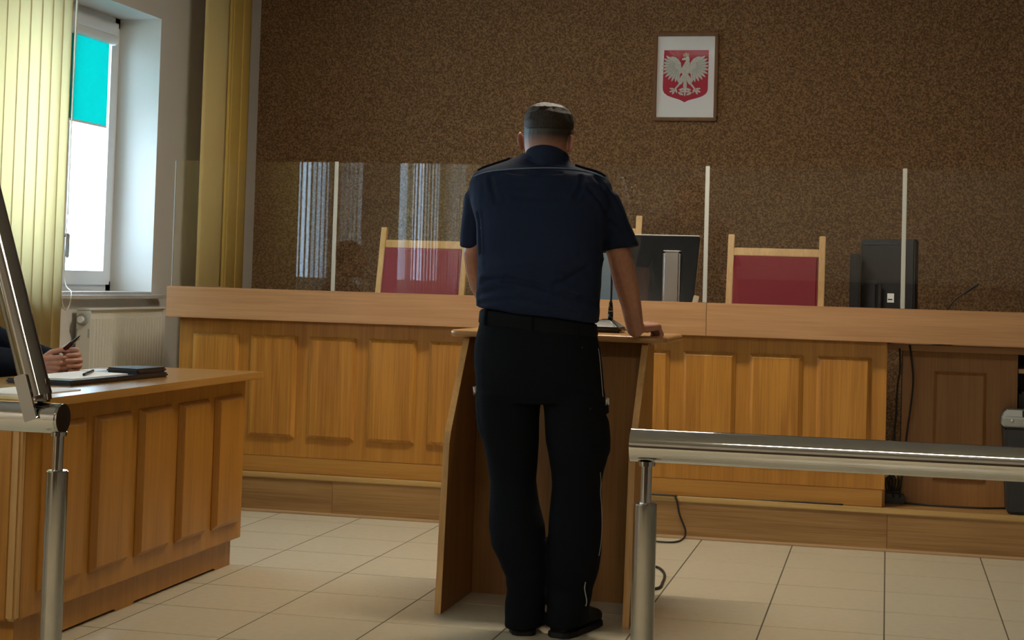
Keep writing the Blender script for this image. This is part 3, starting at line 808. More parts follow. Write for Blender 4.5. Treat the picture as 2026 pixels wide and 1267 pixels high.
# lifted bar hinged on the left rail, leaning past upright
hx = onY(66, 815, RY).x
lift = thing('lifting_barrier_bar', 'raised steel barrier bar leaning left above the rail end', 'barrier', (hx, RY, 0.92))
q0 = onY(75, 785, RY); q1 = onY(29, 600, RY); dq = (q1-q0).normalized(); dq.y = 0
b = BM(); cyl(b, q0+dq*0.0, q0+dq*1.17, 0.0285, seg=40); bevel(b, 0.002, 2); autosmooth(obj('bar_tube', b, M_STEEL2, lift), 30)
tq = Vector((dq.z, 0, -dq.x))                 # across the bar, in the wall plane
def plate(c, up, across, h, w, th):
    b = BM(); pr = []
    for i in range(9): 
        a = PI*i/8; pr.append(c + up*(h) + up*math.sin(a)*w*0.35 + across*math.cos(a)*w)
    pr += [c - across*w - up*0.0, c + across*w - up*0.0]
    rings(b, [[p + Vector((0, -th/2, 0)) for p in pr], [p + Vector((0, th/2, 0)) for p in pr]]); return b
pc = onY(62, 832, RY-0.034)
obj('hinge_plate', plate(pc, dq, tq, 0.088, 0.0135, 0.007), M_STEEL2, lift)
pc2 = onY(88, 815, RY); 
obj('hinge_block', bbox(-0.014, 0.014, -0.012, 0.012, 0, 0.05, 0.004, mtx=Matrix.Translation((pc2.x-0.002, RY, 0.9155)) @ Matrix.Rotation(math.radians(-10), 4, 'Y')), M_STEEL2, lift)
b = BM(); cyl(b, (q0.x-0.004, RY-0.036, q0.z+0.012), (q0.x-0.004, RY+0.03, q0.z+0.012), 0.007, seg=16); obj('hinge_pin', b, M_STEEL, lift)

# ================================================================== radiator, blinds
rad = thing('radiator', 'white ribbed panel radiator under the window sill', 'radiator', (XL+0.07, 1.75, 0.40))
ry0, ry1, rz0 = onX(180, 640, XL+0.11).y, onX(326, 640, XL+0.11).y, 0.32
rz1 = (onX(180, 609, XL+0.11).z+onX(326, 609, XL+0.11).z)/2
obj('panel', bbox(XL+0.082, XL+0.090, ry0+0.003, ry1, rz0, rz1-0.012, 0.002), M_RAD, rad)
nr = 25; a0 = ry0+0.030; st_ = (ry1-0.012-a0)/nr
rb = BM(); zr = rz1-rz0-0.085; hw = st_*0.36
rings(rb, [[Vector((0, -hw, z)), Vector((0.019, -hw*0.45, z)), Vector((0.019, hw*0.45, z)), Vector((0, hw, z))] for z in (0.0, 0.012, zr-0.012, zr)])
bmesh.ops.recalc_face_normals(rb, faces=rb.faces[:])
rme = bpy.data.meshes.new('rib'); rb.to_mesh(rme); rb.free(); rme.materials.append(M_RAD)
for k in range(nr):
    obj('rib', rme, None, rad, loc=(XL+0.0898, a0+st_*(k+0.5), rz0+0.03))
obj('top_grille', bbox(XL+0.03, XL+0.112, ry0-0.004, ry1+0.006, rz1-0.0118, rz1, 0.003), M_RAD, rad)
for y_ in (ry0-0.003, ry1+0.0005): obj('side_cover', bbox(XL+0.03, XL+0.110, y_, y_+0.0045, rz0, rz1-0.013, 0.001), M_RAD, rad)
obj('back_panel', bbox(XL+0.03, XL+0.04, ry0+0.003, ry1-0.002, rz0, rz1-0.0125, 0.002), M_RAD, rad)
obj('wall_bracket', bbox(XL+0.001, XL+0.0295, (ry0+ry1)/2-0.02, (ry0+ry1)/2+0.02, rz0+0.05, rz1-0.05, 0.002), M_RAD, rad)
vx, vz = XL+0.066, rz1-0.058
b = BM(); cyl(b, (vx, ry0-0.003, vz), (vx, ry0-0.020, vz), 0.033, 0.030, seg=24); bevel(b, 0.003); autosmooth(obj('valve_ring', b, M_GREYPL, rad))
b = BM(); cyl(b, (vx, ry0-0.0198, vz), (vx, ry0-0.034, vz), 0.017, seg=20); autosmooth(obj('valve_cap', b, M_PVC, rad))
for xx in (XL+0.034, XL+0.100):
    obj('side_slot', bbox(xx-0.004, xx+0.004, ry0-0.0040, ry0-0.0029, rz1-0.150, rz1-0.105, 0.0004, 1), M_GREYPL, rad)

# teal roller blind on the window
XB = XL-0.225
ty0, ty1 = 0.95, onX(212, 200, XB).y
rbz = onX(209, 249, XB).z; rtz = onX(222, 92, XB).z
roll = thing('roller_blind', 'teal roller blind half lowered on the white window', 'blind', (XB, (ty0+ty1)/2, rtz))
obj('fabric', bbox(XB-0.0006, XB+0.0006, ty0, ty1, rbz, rtz+0.03, 0.0002, 1), M_TEAL, roll)
obj('bottom_bar', bbox(XB-0.004, XB+0.004, ty0, ty1, rbz-0.013, rbz-0.0002, 0.002), M_PVC, roll)
b = BM(); cyl(b, (XB+0.004, ty0-0.03, rtz+0.035), (XB+0.004, ty1+0.045, rtz+0.035), 0.030, seg=24); autosmooth(obj('cassette', b, M_PVC, roll))
b = BM(); xs_ = XL+0.082
ca, cb = onX(127, 300, XB+0.035).y, onX(138, 300, XB+0.035).y
tube(b, [(XB+0.035, ca, rtz+0.02), (XB+0.035, ca, 1.5), (XB+0.035, ca, 1.14), onX(121, 578, xs_), onX(123, 600, xs_), onX(130, 614, xs_), onX(138, 602, xs_), onX(141, 578, xs_), (XB+0.035, cb, 1.14), (XB+0.035, cb, 1.5), (XB+0.035, cb, rtz+0.02)], 0.0028, seg=6)
obj('bead_chain', b, M_CORD, roll, smooth=True)

# vertical slat blind over the near window
XV = XL+0.13
vb = thing('vertical_blind', 'pale yellow vertical slat blind over the near window', 'blind', (XV, 0.2, 0.45))
def slat(y, ang, w=0.089, z0=0.42, z1=3.12, x=XV, mat=M_SLAT, par=None, curve=0.006):
    b = BM(); n = 6
    cs, sn = math.cos(ang), math.sin(ang)
    pts = []
    for i in range(n+1):
        t = (i/n-0.5); q = curve*(1-4*t*t)
        lx, ly = q, t*w
        pts.append((x+lx*cs-ly*sn, y+lx*sn+ly*cs))
    for i in range(n):
        (xa, ya), (xb, yb_) = pts[i], pts[i+1]
        va = [b.verts.new(p) for p in ((xa, ya, z0), (xb, yb_, z0), (xb, yb_, z1), (xa, ya, z1))]
        b.faces.new(va)
    bmesh.ops.remove_doubles(b, verts=b.verts[:], dist=1e-5)
    me = bpy.data.meshes.new('slat'); b.to_mesh(me); b.free()
    o = obj('slat', me, mat, par, smooth=True)
    sm = o.modifiers.new('thick', 'SOLIDIFY'); sm.thickness = 0.0008; sm.offset = 0
    return o
yedge = onX(112, 300, XV).y
for k in range(34):
    slat(yedge-0.045-0.100*k + random.uniform(-0.004, 0.004), math.radians((66 if k < 20 else -14)+random.uniform(-3, 3)), w=0.110 if k < 20 else 0.089, par=vb)
obj('head_rail', bbox(XV-0.02, XV+0.02, yedge-3.5, 2.55, 3.125, 3.165, 0.003), M_PVC, vb)
obj('ceiling_bracket', bbox(XV-0.01, XV+0.01, 0.0, 0.03, 3.1655, ZC, 0.001), M_PVC, vb)
# one slat turned edge-on and the pull cord, right of the pack
yc_ = onX(126, 200, XV).y
slat(yc_+0.005, math.radians(62), w=0.085, z0=0.56, par=vb)
b = BM(); pa = onX(153, 2, XV); pb = onX(140, 240, XV)
tube(b, [(XV, pa.y, 3.12), (XV, pa.y, 2.6), (XV, pa.y-0.006, 1.95), (XV, pa.y-0.010, 1.45)], lambda t: 0.0050 if t < 0.55 else 0.0028, seg=6)
obj('pull_cord', b, M_CORD, vb, smooth=True)

v3 = thing('vertical_blind', 'pale vertical slat blind over the rearmost window', 'blind', (XV, -5.1, 0.45))
for k in range(23): slat(-4.0-0.100*k, math.radians(-10+random.uniform(-6, 6)), par=v3)
obj('head_rail', bbox(XV-0.02, XV+0.02, -6.35, -3.9, 3.125, 3.165, 0.003), M_PVC, v3)
obj('ceiling_bracket', bbox(XV-0.01, XV+0.01, -5.1, -5.07, 3.1655, ZC, 0.001), M_PVC, v3)

# golden slats gathered at the far end of the window wall
gb = thing('vertical_blind', 'golden vertical slats gathered in the corner by the brown wall', 'blind', (XV, 3.1, 0.45))
def slat_between(p0, p1, mat, bow, z0=0.45, z1=3.12):
    b = BM(); n = 8
    p0, p1 = Vector((p0.x, p0.y, 0)), Vector((p1.x, p1.y, 0)); nn = Vector((p1.y-p0.y, -(p1.x-p0.x), 0)).normalized()
    pts = [p0.lerp(p1, i/n) + nn*bow*(1-(2*i/n-1)**2) for i in range(n+1)]
    lo = [b.verts.new((p.x, p.y, z0)) for p in pts]; hi = [b.verts.new((p.x, p.y, z1)) for p in pts]
    for i in range(n): b.faces.new((lo[i], lo[i+1], hi[i+1], hi[i]))
    o = obj('slat', b, mat, gb, smooth=True)
    sm = o.modifiers.new('thick', 'SOLIDIFY'); sm.thickness = 0.001; sm.offset = 0
slat_between(onX(400, 200, XV+0.02), onX(449, 200, XV+0.05), M_SLAT3, 0.012)
slat_between(onX(446, 200, XV+0.00), onX(458, 200, XV+0.03), M_SLAT2, 0.006)
slat_between(onX(456, 200, XV+0.03), onX(478, 200, XV+0.02), M_SLAT2, 0.006)
slat_between(onX(476, 200, XV+0.025), onX(492, 200, XV+0.0), M_SLAT2, 0.006)
obj('head_rail', bbox(XV-0.02, XV+0.02, 2.62, YB-0.02, 3.125, 3.165, 0.003), M_PVC, gb)
obj('ceiling_bracket', bbox(XV-0.01, XV+0.01, 3.1, 3.13, 3.1655, ZC, 0.001), M_PVC, gb)

# ================================================================== cables
def cable(name, pts, r, label):
    b = BM(); tube(b, pts, r, seg=8); tag(obj(name, b, M_RUBBER, smooth=True), label, 'cable')
e = onY(1338, 985, DY-0.012)
cable('power_cable', [(e.x-0.55, DY-0.0105, DZ+0.005), (e.x-0.05, DY-0.0108, DZ+0.0052), (e.x-0.004, DY-0.012, DZ-0.004), onY(1345, 1020, DY-0.014), onY(1356, 1050, DY-0.018), onZ(1352, 1066, 0.006), onZ(1335, 1073, 0.006), onZ(1300, 1072, 0.006), onZ(1255, 1066, 0.006), (-1.12, 0.9, 0.006), (-1.1, 0.4, 0.006), (-1.0, 0.05, 0.006)], 0.0045, 'brown cable dropping from the dais edge to the lectern')
cable('floor_cable', [(-1.0, 0.60, 0.006), onZ(1298, 1122, 0.006), onZ(1311, 1130, 0.006), onZ(1315, 1140, 0.006), onZ(1311, 1152, 0.006), onZ(1302, 1164, 0.006), (-0.93, 0.06, 0.006), (-1.02, 0.04, 0.006)], 0.0055, 'dark cable loop lying on the tiles beside the lectern')
cable('plinth_cable', [onY(1290, 979, BY-0.012)*1.0, onY(1380, 985, BY-0.012), onY(1480, 990, BY-0.012), onY(1580, 994, BY-0.012), onY(1668, 999, BY-0.012)], 0.0042, 'black cable lying along the foot of the bench plinth')
yk = 1.66
cable('hanging_cable', [onY(1780, 690, yk), onY(1781, 730, yk), onY(1776, 765, yk), onY(1773, 820, yk), onY(1769, 870, yk), onY(1766, 940, yk), onY(1768, 985, yk)], 0.0045, 'black cable hanging in the gap between bench and pedestal')
cable('hanging_cable', [onY(1800, 683, yk), onY(1804, 715, yk), onY(1807, 750, yk), onY(1804, 790, yk), onY(1797, 840, yk), onY(1792, 878, yk), onY(1786, 930, yk), onY(1780, 985, yk)], 0.0045, 'black cable hanging in front of the brown pedestal')
ck = BM(); c0 = onY(1766, 985, yk+0.04)
for k in range(5):
    r_ = 0.022+0.004*k
    pts = [(c0.x+0.012*k-0.03+r_*math.cos(a)*0.6, yk+0.04+0.01*k, 0.275+0.006*k+r_*1.35*math.sin(a)) for a in [2*PI*i/10 for i in range(10)]]
    tube(ck, pts+[pts[0]], 0.0035, seg=6, smooth=3)
tag(obj('coiled_cables', ck, M_RUBBER, smooth=True), 'tangle of coiled black cables at the bench end', 'cable', kind='stuff')
tag(obj('power_strip', bbox(c0.x-0.035, c0.x+0.055, yk+0.0, yk+0.09, DZ, DZ+0.045, 0.006), M_BLACK), 'black power strip on the dais at the bench end', 'power strip')
cable('deck_cable', [(c0.x+0.055, yk+0.005, DZ+0.006), onZ(1840, 1000, DZ+0.006), onZ(1900, 1004, DZ+0.006), onZ(1945, 1006, DZ+0.006), onZ(1990, 1006, DZ+0.006)], 0.0048, 'black cable on the deck running to the shredder')

# ================================================================== people
def skin_material(name, base, zfade=None):
    mt, t, b, o = nt(name)
    b.inputs['Roughness'].default_value = 0.5
    b.inputs['Subsurface Weight'].default_value = 0.12
    b.inputs['Subsurface Radius'].default_value = (0.012, 0.005, 0.003)
    tc = t.nodes.new('ShaderNodeTexCoord')
    n = t.nodes.new('ShaderNodeTexNoise'); n.inputs['Scale'].default_value = 60; n.inputs['Detail'].default_value = 3
    t.links.new(tc.outputs['Object'], n.inputs['Vector'])
    r = t.nodes.new('ShaderNodeValToRGB')
    r.color_ramp.elements[0].position = 0.3; r.color_ramp.elements[1].position = 0.7
    r.color_ramp.elements[0].color = (base[0]*0.85, base[1]*0.78, base[2]*0.75, 1); r.color_ramp.elements[1].color = (*base, 1)
    t.links.new(n.outputs['Fac'], r.inputs['Fac'])
    last = r.outputs['Color']
    if zfade:
        # clipped stubble fading out from the hair line down to the nape
        sp = t.nodes.new('ShaderNodeSeparateXYZ'); t.links.new(tc.outputs['Object'], sp.inputs[0])
        mr = t.nodes.new('ShaderNodeMapRange'); mr.inputs[1].default_value = zfade[0]; mr.inputs[2].default_value = zfade[1]
        t.links.new(sp.outputs['Z'], mr.inputs[0])
        my = t.nodes.new('ShaderNodeMapRange'); my.inputs[1].default_value = zfade[2]; my.inputs[2].default_value = zfade[3]
        t.links.new(sp.outputs['Y'], my.inputs[0])
        mu = t.nodes.new('ShaderNodeMath'); mu.operation = 'MULTIPLY'
        t.links.new(mr.outputs[0], mu.inputs[0]); t.links.new(my.outputs[0], mu.inputs[1])
        ax = t.nodes.new('ShaderNodeMath'); ax.operation = 'SUBTRACT'; ax.inputs[1].default_value = zfade[4]
        t.links.new(sp.outputs['X'], ax.inputs[0])
        ab = t.nodes.new('ShaderNodeMath'); ab.operation = 'ABSOLUTE'; t.links.new(ax.outputs[0], ab.inputs[0])
        mxx = t.nodes.new('ShaderNodeMapRange'); mxx.inputs[1].default_value = 0.089; mxx.inputs[2].default_value = 0.083
        t.links.new(ab.outputs[0], mxx.inputs[0])
        mu2 = t.nodes.new('ShaderNodeMath'); mu2.operation = 'MULTIPLY'
        t.links.new(mu.outputs[0], mu2.inputs[0]); t.links.new(mxx.outputs[0], mu2.inputs[1]); mu = mu2
        mx = t.nodes.new('ShaderNodeMix'); mx.data_type = 'RGBA'
        mx.inputs[7].default_value = (0.014, 0.009, 0.005, 1)
        t.links.new(mu.outputs[0], mx.inputs[0]); t.links.new(last, mx.inputs[6]); last = mx.outputs[2]
    t.links.new(last, b.inputs['Base Color'])
    bp = t.nodes.new('ShaderNodeBump'); bp.inputs['Strength'].default_value = 0.1; bp.inputs['Distance'].default_value = 0.002
    t.links.new(n.outputs['Fac'], bp.inputs['Height']); t.links.new(bp.outputs['Normal'], b.inputs['Normal'])
    return mt

def hand(bm, wrist, fwd, pn, side, curls, spread=1.0, thumb=(0.7, 0.6, 0.3), size=1.0, tcurl=0.5):
    """palm, four separate fingers of unequal length and a thumb leaving the side of the palm"""
    W_ = Vector(wrist); f = Vector(fwd).normalized(); n_ = Vector(pn); n_ = (n_ - f*n_.dot(f)).normalized()
    lat = f.cross(n_)*side
    offs = (0.0295, 0.010, -0.0098, -0.0285); kd = (0.086, 0.090, 0.085, 0.076)
    seg = ((0.044, 0.027, 0.021), (0.049, 0.031, 0.022), (0.045, 0.028, 0.021), (0.035, 0.021, 0.018))
    for i in range(4):
        k = W_ + f*kd[i]*size + lat*offs[i]*size
        capsule(bm, W_ + lat*offs[i]*0.55*size + f*0.008, k, 0.0155*size, 0.0115*size)
        d = (f + lat*offs[i]*4.0*(spread-1.0)).normalized(); p_ = k; a = 0
        rad = (0.0090, 0.0082, 0.0077, 0.0068) if i < 3 else (0.0078, 0.0072, 0.0066, 0.0060)
        for j in range(3):
            a += curls[i][j]
            dd = (d*math.cos(a) + n_*math.sin(a)).normalized()
            q_ = p_ + dd*seg[i][j]*size
            capsule(bm, p_, q_, rad[j]*size, rad[j+1]*size); p_ = q_
    b0 = W_ + f*0.018*size + lat*0.016*size
    d = (f*thumb[0] + lat*thumb[1] + n_*thumb[2]).normalized()
    p1 = b0 + d*0.046*size
    capsule(bm, b0, p1, 0.0145*size, 0.0115*size)
    d2 = (d + f*0.5 - lat*tcurl*0.6 + n_*tcurl*0.3).normalized(); p2 = p1 + d2*0.033*size
    capsule(bm, p1, p2, 0.0112*size, 0.0098*size)
    d3 = (d2 + f*0.2 - lat*tcurl*0.6).normalized(); p3 = p2 + d3*0.025*size
    capsule(bm, p2, p3, 0.0100*size, 0.0082*size)

def surf(bvh, px, py, lift=0.002):
    d = ray(px, py).normalized()
    h = bvh.ray_cast(CAM, d)
    return None if h[0] is None else h[0] + h[1]*lift
def surf_tube(bvh, pts, r, lift=0.0018, seg=6):
    ps = [q for q in (surf(bvh, x, y, lift) for x, y in pts) if q is not None]
    b = BM()
    if len(ps) > 1: tube(b, ps, r, seg=seg, smooth=3)
    return b
def mesh_bvh(me):
    return BVHTree.FromPolygons([v.co.copy() for v in me.vertices], [tuple(p.vertices) for p in me.polygons])

# ------------------------------------------------------------------ standing officer
zf0, zf1 = onY(1085, 293, -0.71).z, onY(1085, 264, -0.71).z
M_SKIN = skin_material('officer_skin', (0.40, 0.185, 0.115), (zf0, zf1, -0.545, -0.575, onY(1086, 265, -0.62).x))
man = thing('person', 'standing officer in navy short sleeved shirt and black trousers, seen from behind', 'person', (-1.10, -0.76, 0))
# naked figure, one continuous skin
bm = BM()
pel, che, nek = onY(1066, 690, -0.755), onY(1070, 440, -0.715), onY(1082, 335, -0.665)
chain(bm, [pel, onY(1068, 560, -0.74), che, onY(1078, 375, -0.685)], [0.098, 0.098, 0.105, 0.085])
capsule(bm, onY(990, 380, -0.69), onY(1160, 384, -0.69), 0.034, 0.034)
for hip, kn, an in (((1008, 750), (1016, 960), (1040, 1190)), ((1130, 750), (1140, 960), (1123, 1190))):
    chain(bm, [onY(*hip, -0.755), onY(*kn, -0.745), onY(*an, -0.815)], [0.078, 0.05, 0.036])
    a_ = onY(*an, -0.815); capsule(bm, a_, Vector((a_.x+0.01, a_.y+0.10, 0.045)), 0.034, 0.028)
hr = [(204, 1076, 1096, .018), (207, 1064, 1108, .045), (214, 1051, 1121, .070), (226, 1043, 1130, .088), (242, 1039, 1134, .097), (258, 1038, 1135, .101), (274, 1037, 1130, .099), (288, 1038, 1127, .092), (300, 1040, 1125, .080), (314, 1041, 1124, .070), (332, 1041, 1128, .070)]
hyc = [-.625, -.622, -.620, -.618, -.617, -.617, -.618, -.624, -.636, -.648, -.655]
rings(bm, [px_ring(xl, y+0, xr, y+2, yc, b_, 28, 2.0) for (y, xl, xr, b_), yc in zip(hr, hyc)])
hc = onY(1086, 285, -0.60)
chin = Vector((hc.x+0.002, -0.540, hc.z-0.085))
capsule(bm, hc+Vector((0, 0.02, -0.02)), chin, 0.066, 0.036)
capsule(bm, hc+Vector((0, 0.075, 0.030)), hc+Vector((0, 0.100, -0.012)), 0.009, 0.015)      # nose
capsule(bm, hc+Vector((-0.04, 0.066, 0.036)), hc+Vector((0.04, 0.066, 0.036)), 0.015, 0.015)  # brow
for s, ex, ey, eY, rz_ in ((-1, 1030.5, 279, -0.625, 0.35), (1, 1129, 284, -0.655, 0.70)):
    e_ = onY(ex, ey, eY)
    ellipsoid(bm, e_, 0.0075, 0.021, 0.033, Matrix.Rotation(s*rz_, 3, 'Z') @ Matrix.Rotation(s*0.12, 3, 'Y'))
    capsule(bm, e_+Vector((-s*0.008, 0.006, -0.012)), e_+Vector((-s*0.012, 0.01, 0.006)), 0.009, 0.010)
# right arm down to the lectern
wr = onY(1257, 651, -0.425)
chain(bm, [onY(1184, 400, -0.685), onY(1224, 500, -0.585), onY(1231, 530, -0.560), onY(1238, 560, -0.530), onY(1248, 600, -0.485), wr], [0.030, 0.043, 0.0445, 0.0435, 0.0375, 0.0315])
hand(bm, wr+Vector((0.006, 0.006, 0.002)), (0.56, 0.82, 0.12), (0.0, 0.15, -1.0), 1,
     [(0.85, 1.30, 0.9), (0.90, 1.35, 0.9), (0.95, 1.35, 0.9), (1.0, 1.3, 0.9)], 1.0, (0.75, 0.60, 0.25), 1.06)
# left arm forward to the lectern, mostly hidden
wl_ = Vector((-1.42, -0.36, 1.03))
chain(bm, [onY(960, 400, -0.685), onY(936, 500, -0.625), onY(941, 530, -0.59), onY(950, 565, -0.54), wl_], [0.028, 0.034, 0.038, 0.038, 0.028])
hand(bm, wl_+Vector((0.0, 0.012, -0.002)), (0.25, 0.95, -0.10), (0.0, 0.0, -1.0), -1, [(0.2, 0.5, 0.4)]*4, 1.1, (0.75, 0.65, 0.10))
body = fuse(bm, 0.0032, 4)
ob = obj('body', body, M_SKIN, man)
for s in (-1, 1):
    e_ = BM(); ellipsoid(e_, hc+Vector((s*0.032, 0.077, 0.017)), 0.012, 0.008, 0.008, u=12, v=8)
    obj('eye', e_, plain('eye_white', (0.7, 0.7, 0.68), 0.2), man, smooth=True)
e_ = BM(); capsule(e_, hc+Vector((-0.022, 0.078, -0.050)), hc+Vector((0.022, 0.078, -0.050)), 0.007, 0.007, seg=8, nb=2)
obj('lips', e_, plain('lips', (0.30, 0.10, 0.08), 0.5), man, smooth=True)
# hair
bm = BM()
def hoff(y, xl, xr, b_, k): return (y-k*0.4, xl-k, xr+k, b_+k*0.0017)
hs = []
for (y, xl, xr, b_), yc in list(zip(hr, hyc))[:6]:
    k = 1.8 if y < 230 else (1.0 if y < 250 else -1.2)
    y2, xl2, xr2, b2 = hoff(y, xl, xr, b_, k)
    hs.append(px_ring(xl2, y2, xr2, y2+2, yc-0.004, b2, 40, 2.0))
rings(bm, hs)
for v in bm.verts:                            # hairline climbs at the forehead
    if v.co.y > -0.57: v.co.z += (v.co.y+0.57)*0.9*max(0, (1.80-v.co.z)/0.1)
hair = fuse(bm, 0.0030, 1, lambda p: (0.0012*noise.noise(Vector((p.x*110, p.y*110, p.z*45))) + 0.0022*noise.noise(Vector((p.x*38, p.y*38, p.z*30))))*(1 if p.z > 1.755 else 0.25))
mh, t, b_, o_ = nt('short_brown_hair')
tc = t.nodes.new('ShaderNodeTexCoord'); mp_ = t.nodes.new('ShaderNodeMapping'); mp_.inputs['Scale'].default_value = (300, 300, 110)
n_ = t.nodes.new('ShaderNodeTexNoise'); n_.inputs['Scale'].default_value = 1.0; n_.inputs['Detail'].default_value = 4
rp = t.nodes.new('ShaderNodeValToRGB'); rp.color_ramp.elements[0].position = 0.32; rp.color_ramp.elements[1].position = 0.72
rp.color_ramp.elements[0].color = (0.010, 0.006, 0.0035, 1); rp.color_ramp.elements[1].color = (0.036, 0.023, 0.013, 1)
t.links.new(tc.outputs['Object'], mp_.inputs[0]); t.links.new(mp_.outputs[0], n_.inputs[0]); t.links.new(n_.outputs['Fac'], rp.inputs[0]); t.links.new(rp.outputs[0], b_.inputs['Base Color'])
bp = t.nodes.new('ShaderNodeBump'); bp.inputs['Strength'].default_value = 0.5; bp.inputs['Distance'].default_value = 0.003
t.links.new(n_.outputs['Fac'], bp.inputs['Height']); t.links.new(bp.outputs[0], b_.inputs['Normal']); b_.inputs['Roughness'].default_value = 0.6; b_.inputs['Specular IOR Level'].default_value = 0.25
obj('hair', hair, mh, man)
# shirt
bm = BM()
tr = [(944, 606, 1182, 640, -.748, .124), (943, 592, 1186, 618, -.748, .132), (947, 560, 1187, 580, -.745, .135), (947, 520, 1189, 535, -.740, .134),
      (945, 480, 1192, 492, -.730, .134), (943, 440, 1194, 450, -.718, .134), (936, 405, 1202, 412, -.705, .130), (929, 380, 1210, 384, -.695, .122), (929, 361, 1209, 365, -.688, .112), (938, 345, 1200, 349, -.682, .098),
      (955, 336, 1186, 341, -.676, .088), (976, 328, 1163, 334, -.670, .080), (1000, 320, 1143, 328, -.664, .075), (1024, 311, 1130, 321, -.659, .072), (1036, 304, 1127, 315, -.657, .070)]
rings(bm, [px_ring(*r, n=36, e=2.5 if r[1] > 400 else 2.15) for r in tr])
def sleeve(ctrs):
    rs = []
    for (x, y, Y, rx, slope) in ctrs:
        a, c = onY(x-rx, y-slope, Y), onY(x+rx, y+slope, Y)
        rs.append(oval((a+c)/2, (c-a)/2, rx*0.00174*0.98, 24, 2.1))
    rings(bm, rs)
sleeve([(967, 357, -.685, 33, -10), (955, 380, -.680, 34, -6), (945, 420, -.665, 28, -2), (937, 460, -.645, 25, 0), (932, 493, -.625, 23, 4)])
sleeve([(1172, 360, -.685, 27, 10), (1188, 382, -.675, 33, 4), (1202, 420, -.650, 35, 0), (1215, 458, -.620, 37, -4), (1225, 494, -.590, 38.5, -9)])
def crease(p):
    v = 0.0060*noise.noise(Vector((p.x*7, p.y*7, p.z*11)))
    w = max(0.0, 1-abs(p.z-1.13)/0.13)        # cloth bunches above the belt
    v += w*0.0055*noise.noise(Vector((p.x*5+p.z*6, p.y*4, p.z*26)))
    w2 = max(0.0, 1-abs(p.z-1.50)/0.09)
    v += w2*0.0040*noise.noise(Vector((p.x*16+3, p.y*6, p.z*12)))
    return v
shirt = fuse(bm, 0.0060, 5, crease)
# pressed-in folds of the cloth, traced across the back and sleeves
folds = [([(955, 556), (1000, 552), (1050, 562), (1100, 578), (1150, 592), (1182, 602)], 0.0065, 0.011), ([(1190, 512), (1160, 528), (1125, 552), (1095, 566)], 0.006, 0.012),
         ([(948, 585), (985, 572), (1020, 574)], 0.005, 0.012), ([(950, 600), (1010, 592), (1080, 604), (1140, 622)], 0.005, 0.010), ([(1150, 350), (1148, 372), (1138, 392)], 0.005, 0.008),
         ([(1180, 352), (1192, 372), (1206, 392), (1218, 420)], 0.005, 0.010), ([(1165, 372), (1182, 392), (1196, 416)], 0.004, 0.010), ([(970, 352), (975, 375), (982, 398)], 0.004, 0.010),
         ([(1010, 341), (1060, 346), (1110, 343)], 0.004, 0.007), ([(1020, 388), (1070, 392), (1110, 388)], 0.003, 0.012), ([(1045, 318), (1075, 326), (1110, 324)], 0.004, 0.007),
         ([(946, 425), (950, 460), (951, 500)], 0.007, 0.008), ([(1192, 430), (1193, 470), (1191, 505)], 0.007, 0.008), ([(1205, 440), (1225, 455), (1245, 478)], 0.004, 0.010),
         ([(960, 520), (1010, 524), (1060, 518)], 0.003, 0.012), ([(1060, 540), (1110, 536), (1170, 548)], 0.003, 0.012)]
bv0 = mesh_bvh(shirt); fw = []
for pts_, amp_, wid_ in folds:
    fp = [q for q in (surf(bv0, x_, y_, 0) for x_, y_ in pts_) if q is not None]
    fw += [(a__, c__, amp_, wid_) for a__, c__ in zip(fp, fp[1:])]
nrm = [v.normal.copy() for v in shirt.vertices]
for v, n__ in zip(shirt.vertices, nrm):
    best = {}
    for a__, c__, amp_, wid_ in fw:
        if abs(v.co.z-(a__.z+c__.z)/2) > 0.09: continue
        ab = c__-a__; t__ = max(0.0, min(1.0, (v.co-a__).dot(ab)/max(ab.length_squared, 1e-9)))
        d__ = v.co-(a__+ab*t__); dl = d__.length
        if dl > wid_*3: continue
        up_ = 1.0 if d__.z > 0 else -1.0
        k_ = -math.exp(-(dl/wid_)**2) + 0.55*math.exp(-((dl-1.6*wid_)/wid_)**2)
        key = round(amp_*1e6)+round(wid_*1e9)
        if abs(k_*amp_) > abs(best.get(key, 0)): best[key] = k_*amp_
    if best: v.co += n__*max(-0.008, min(0.006, sum(best.values())))
so = obj('shirt', shirt, M_SHIRT, man)
sbvh = mesh_bvh(shirt)
obj('yoke_piping', surf_tube(sbvh, [(939, 350), (950, 345), (970, 340), (1000, 336.5), (1040, 334), (1085, 333), (1125, 335), (1160, 340), (1182, 346), (1196, 353)], 0.0022), M_PIPE, so)
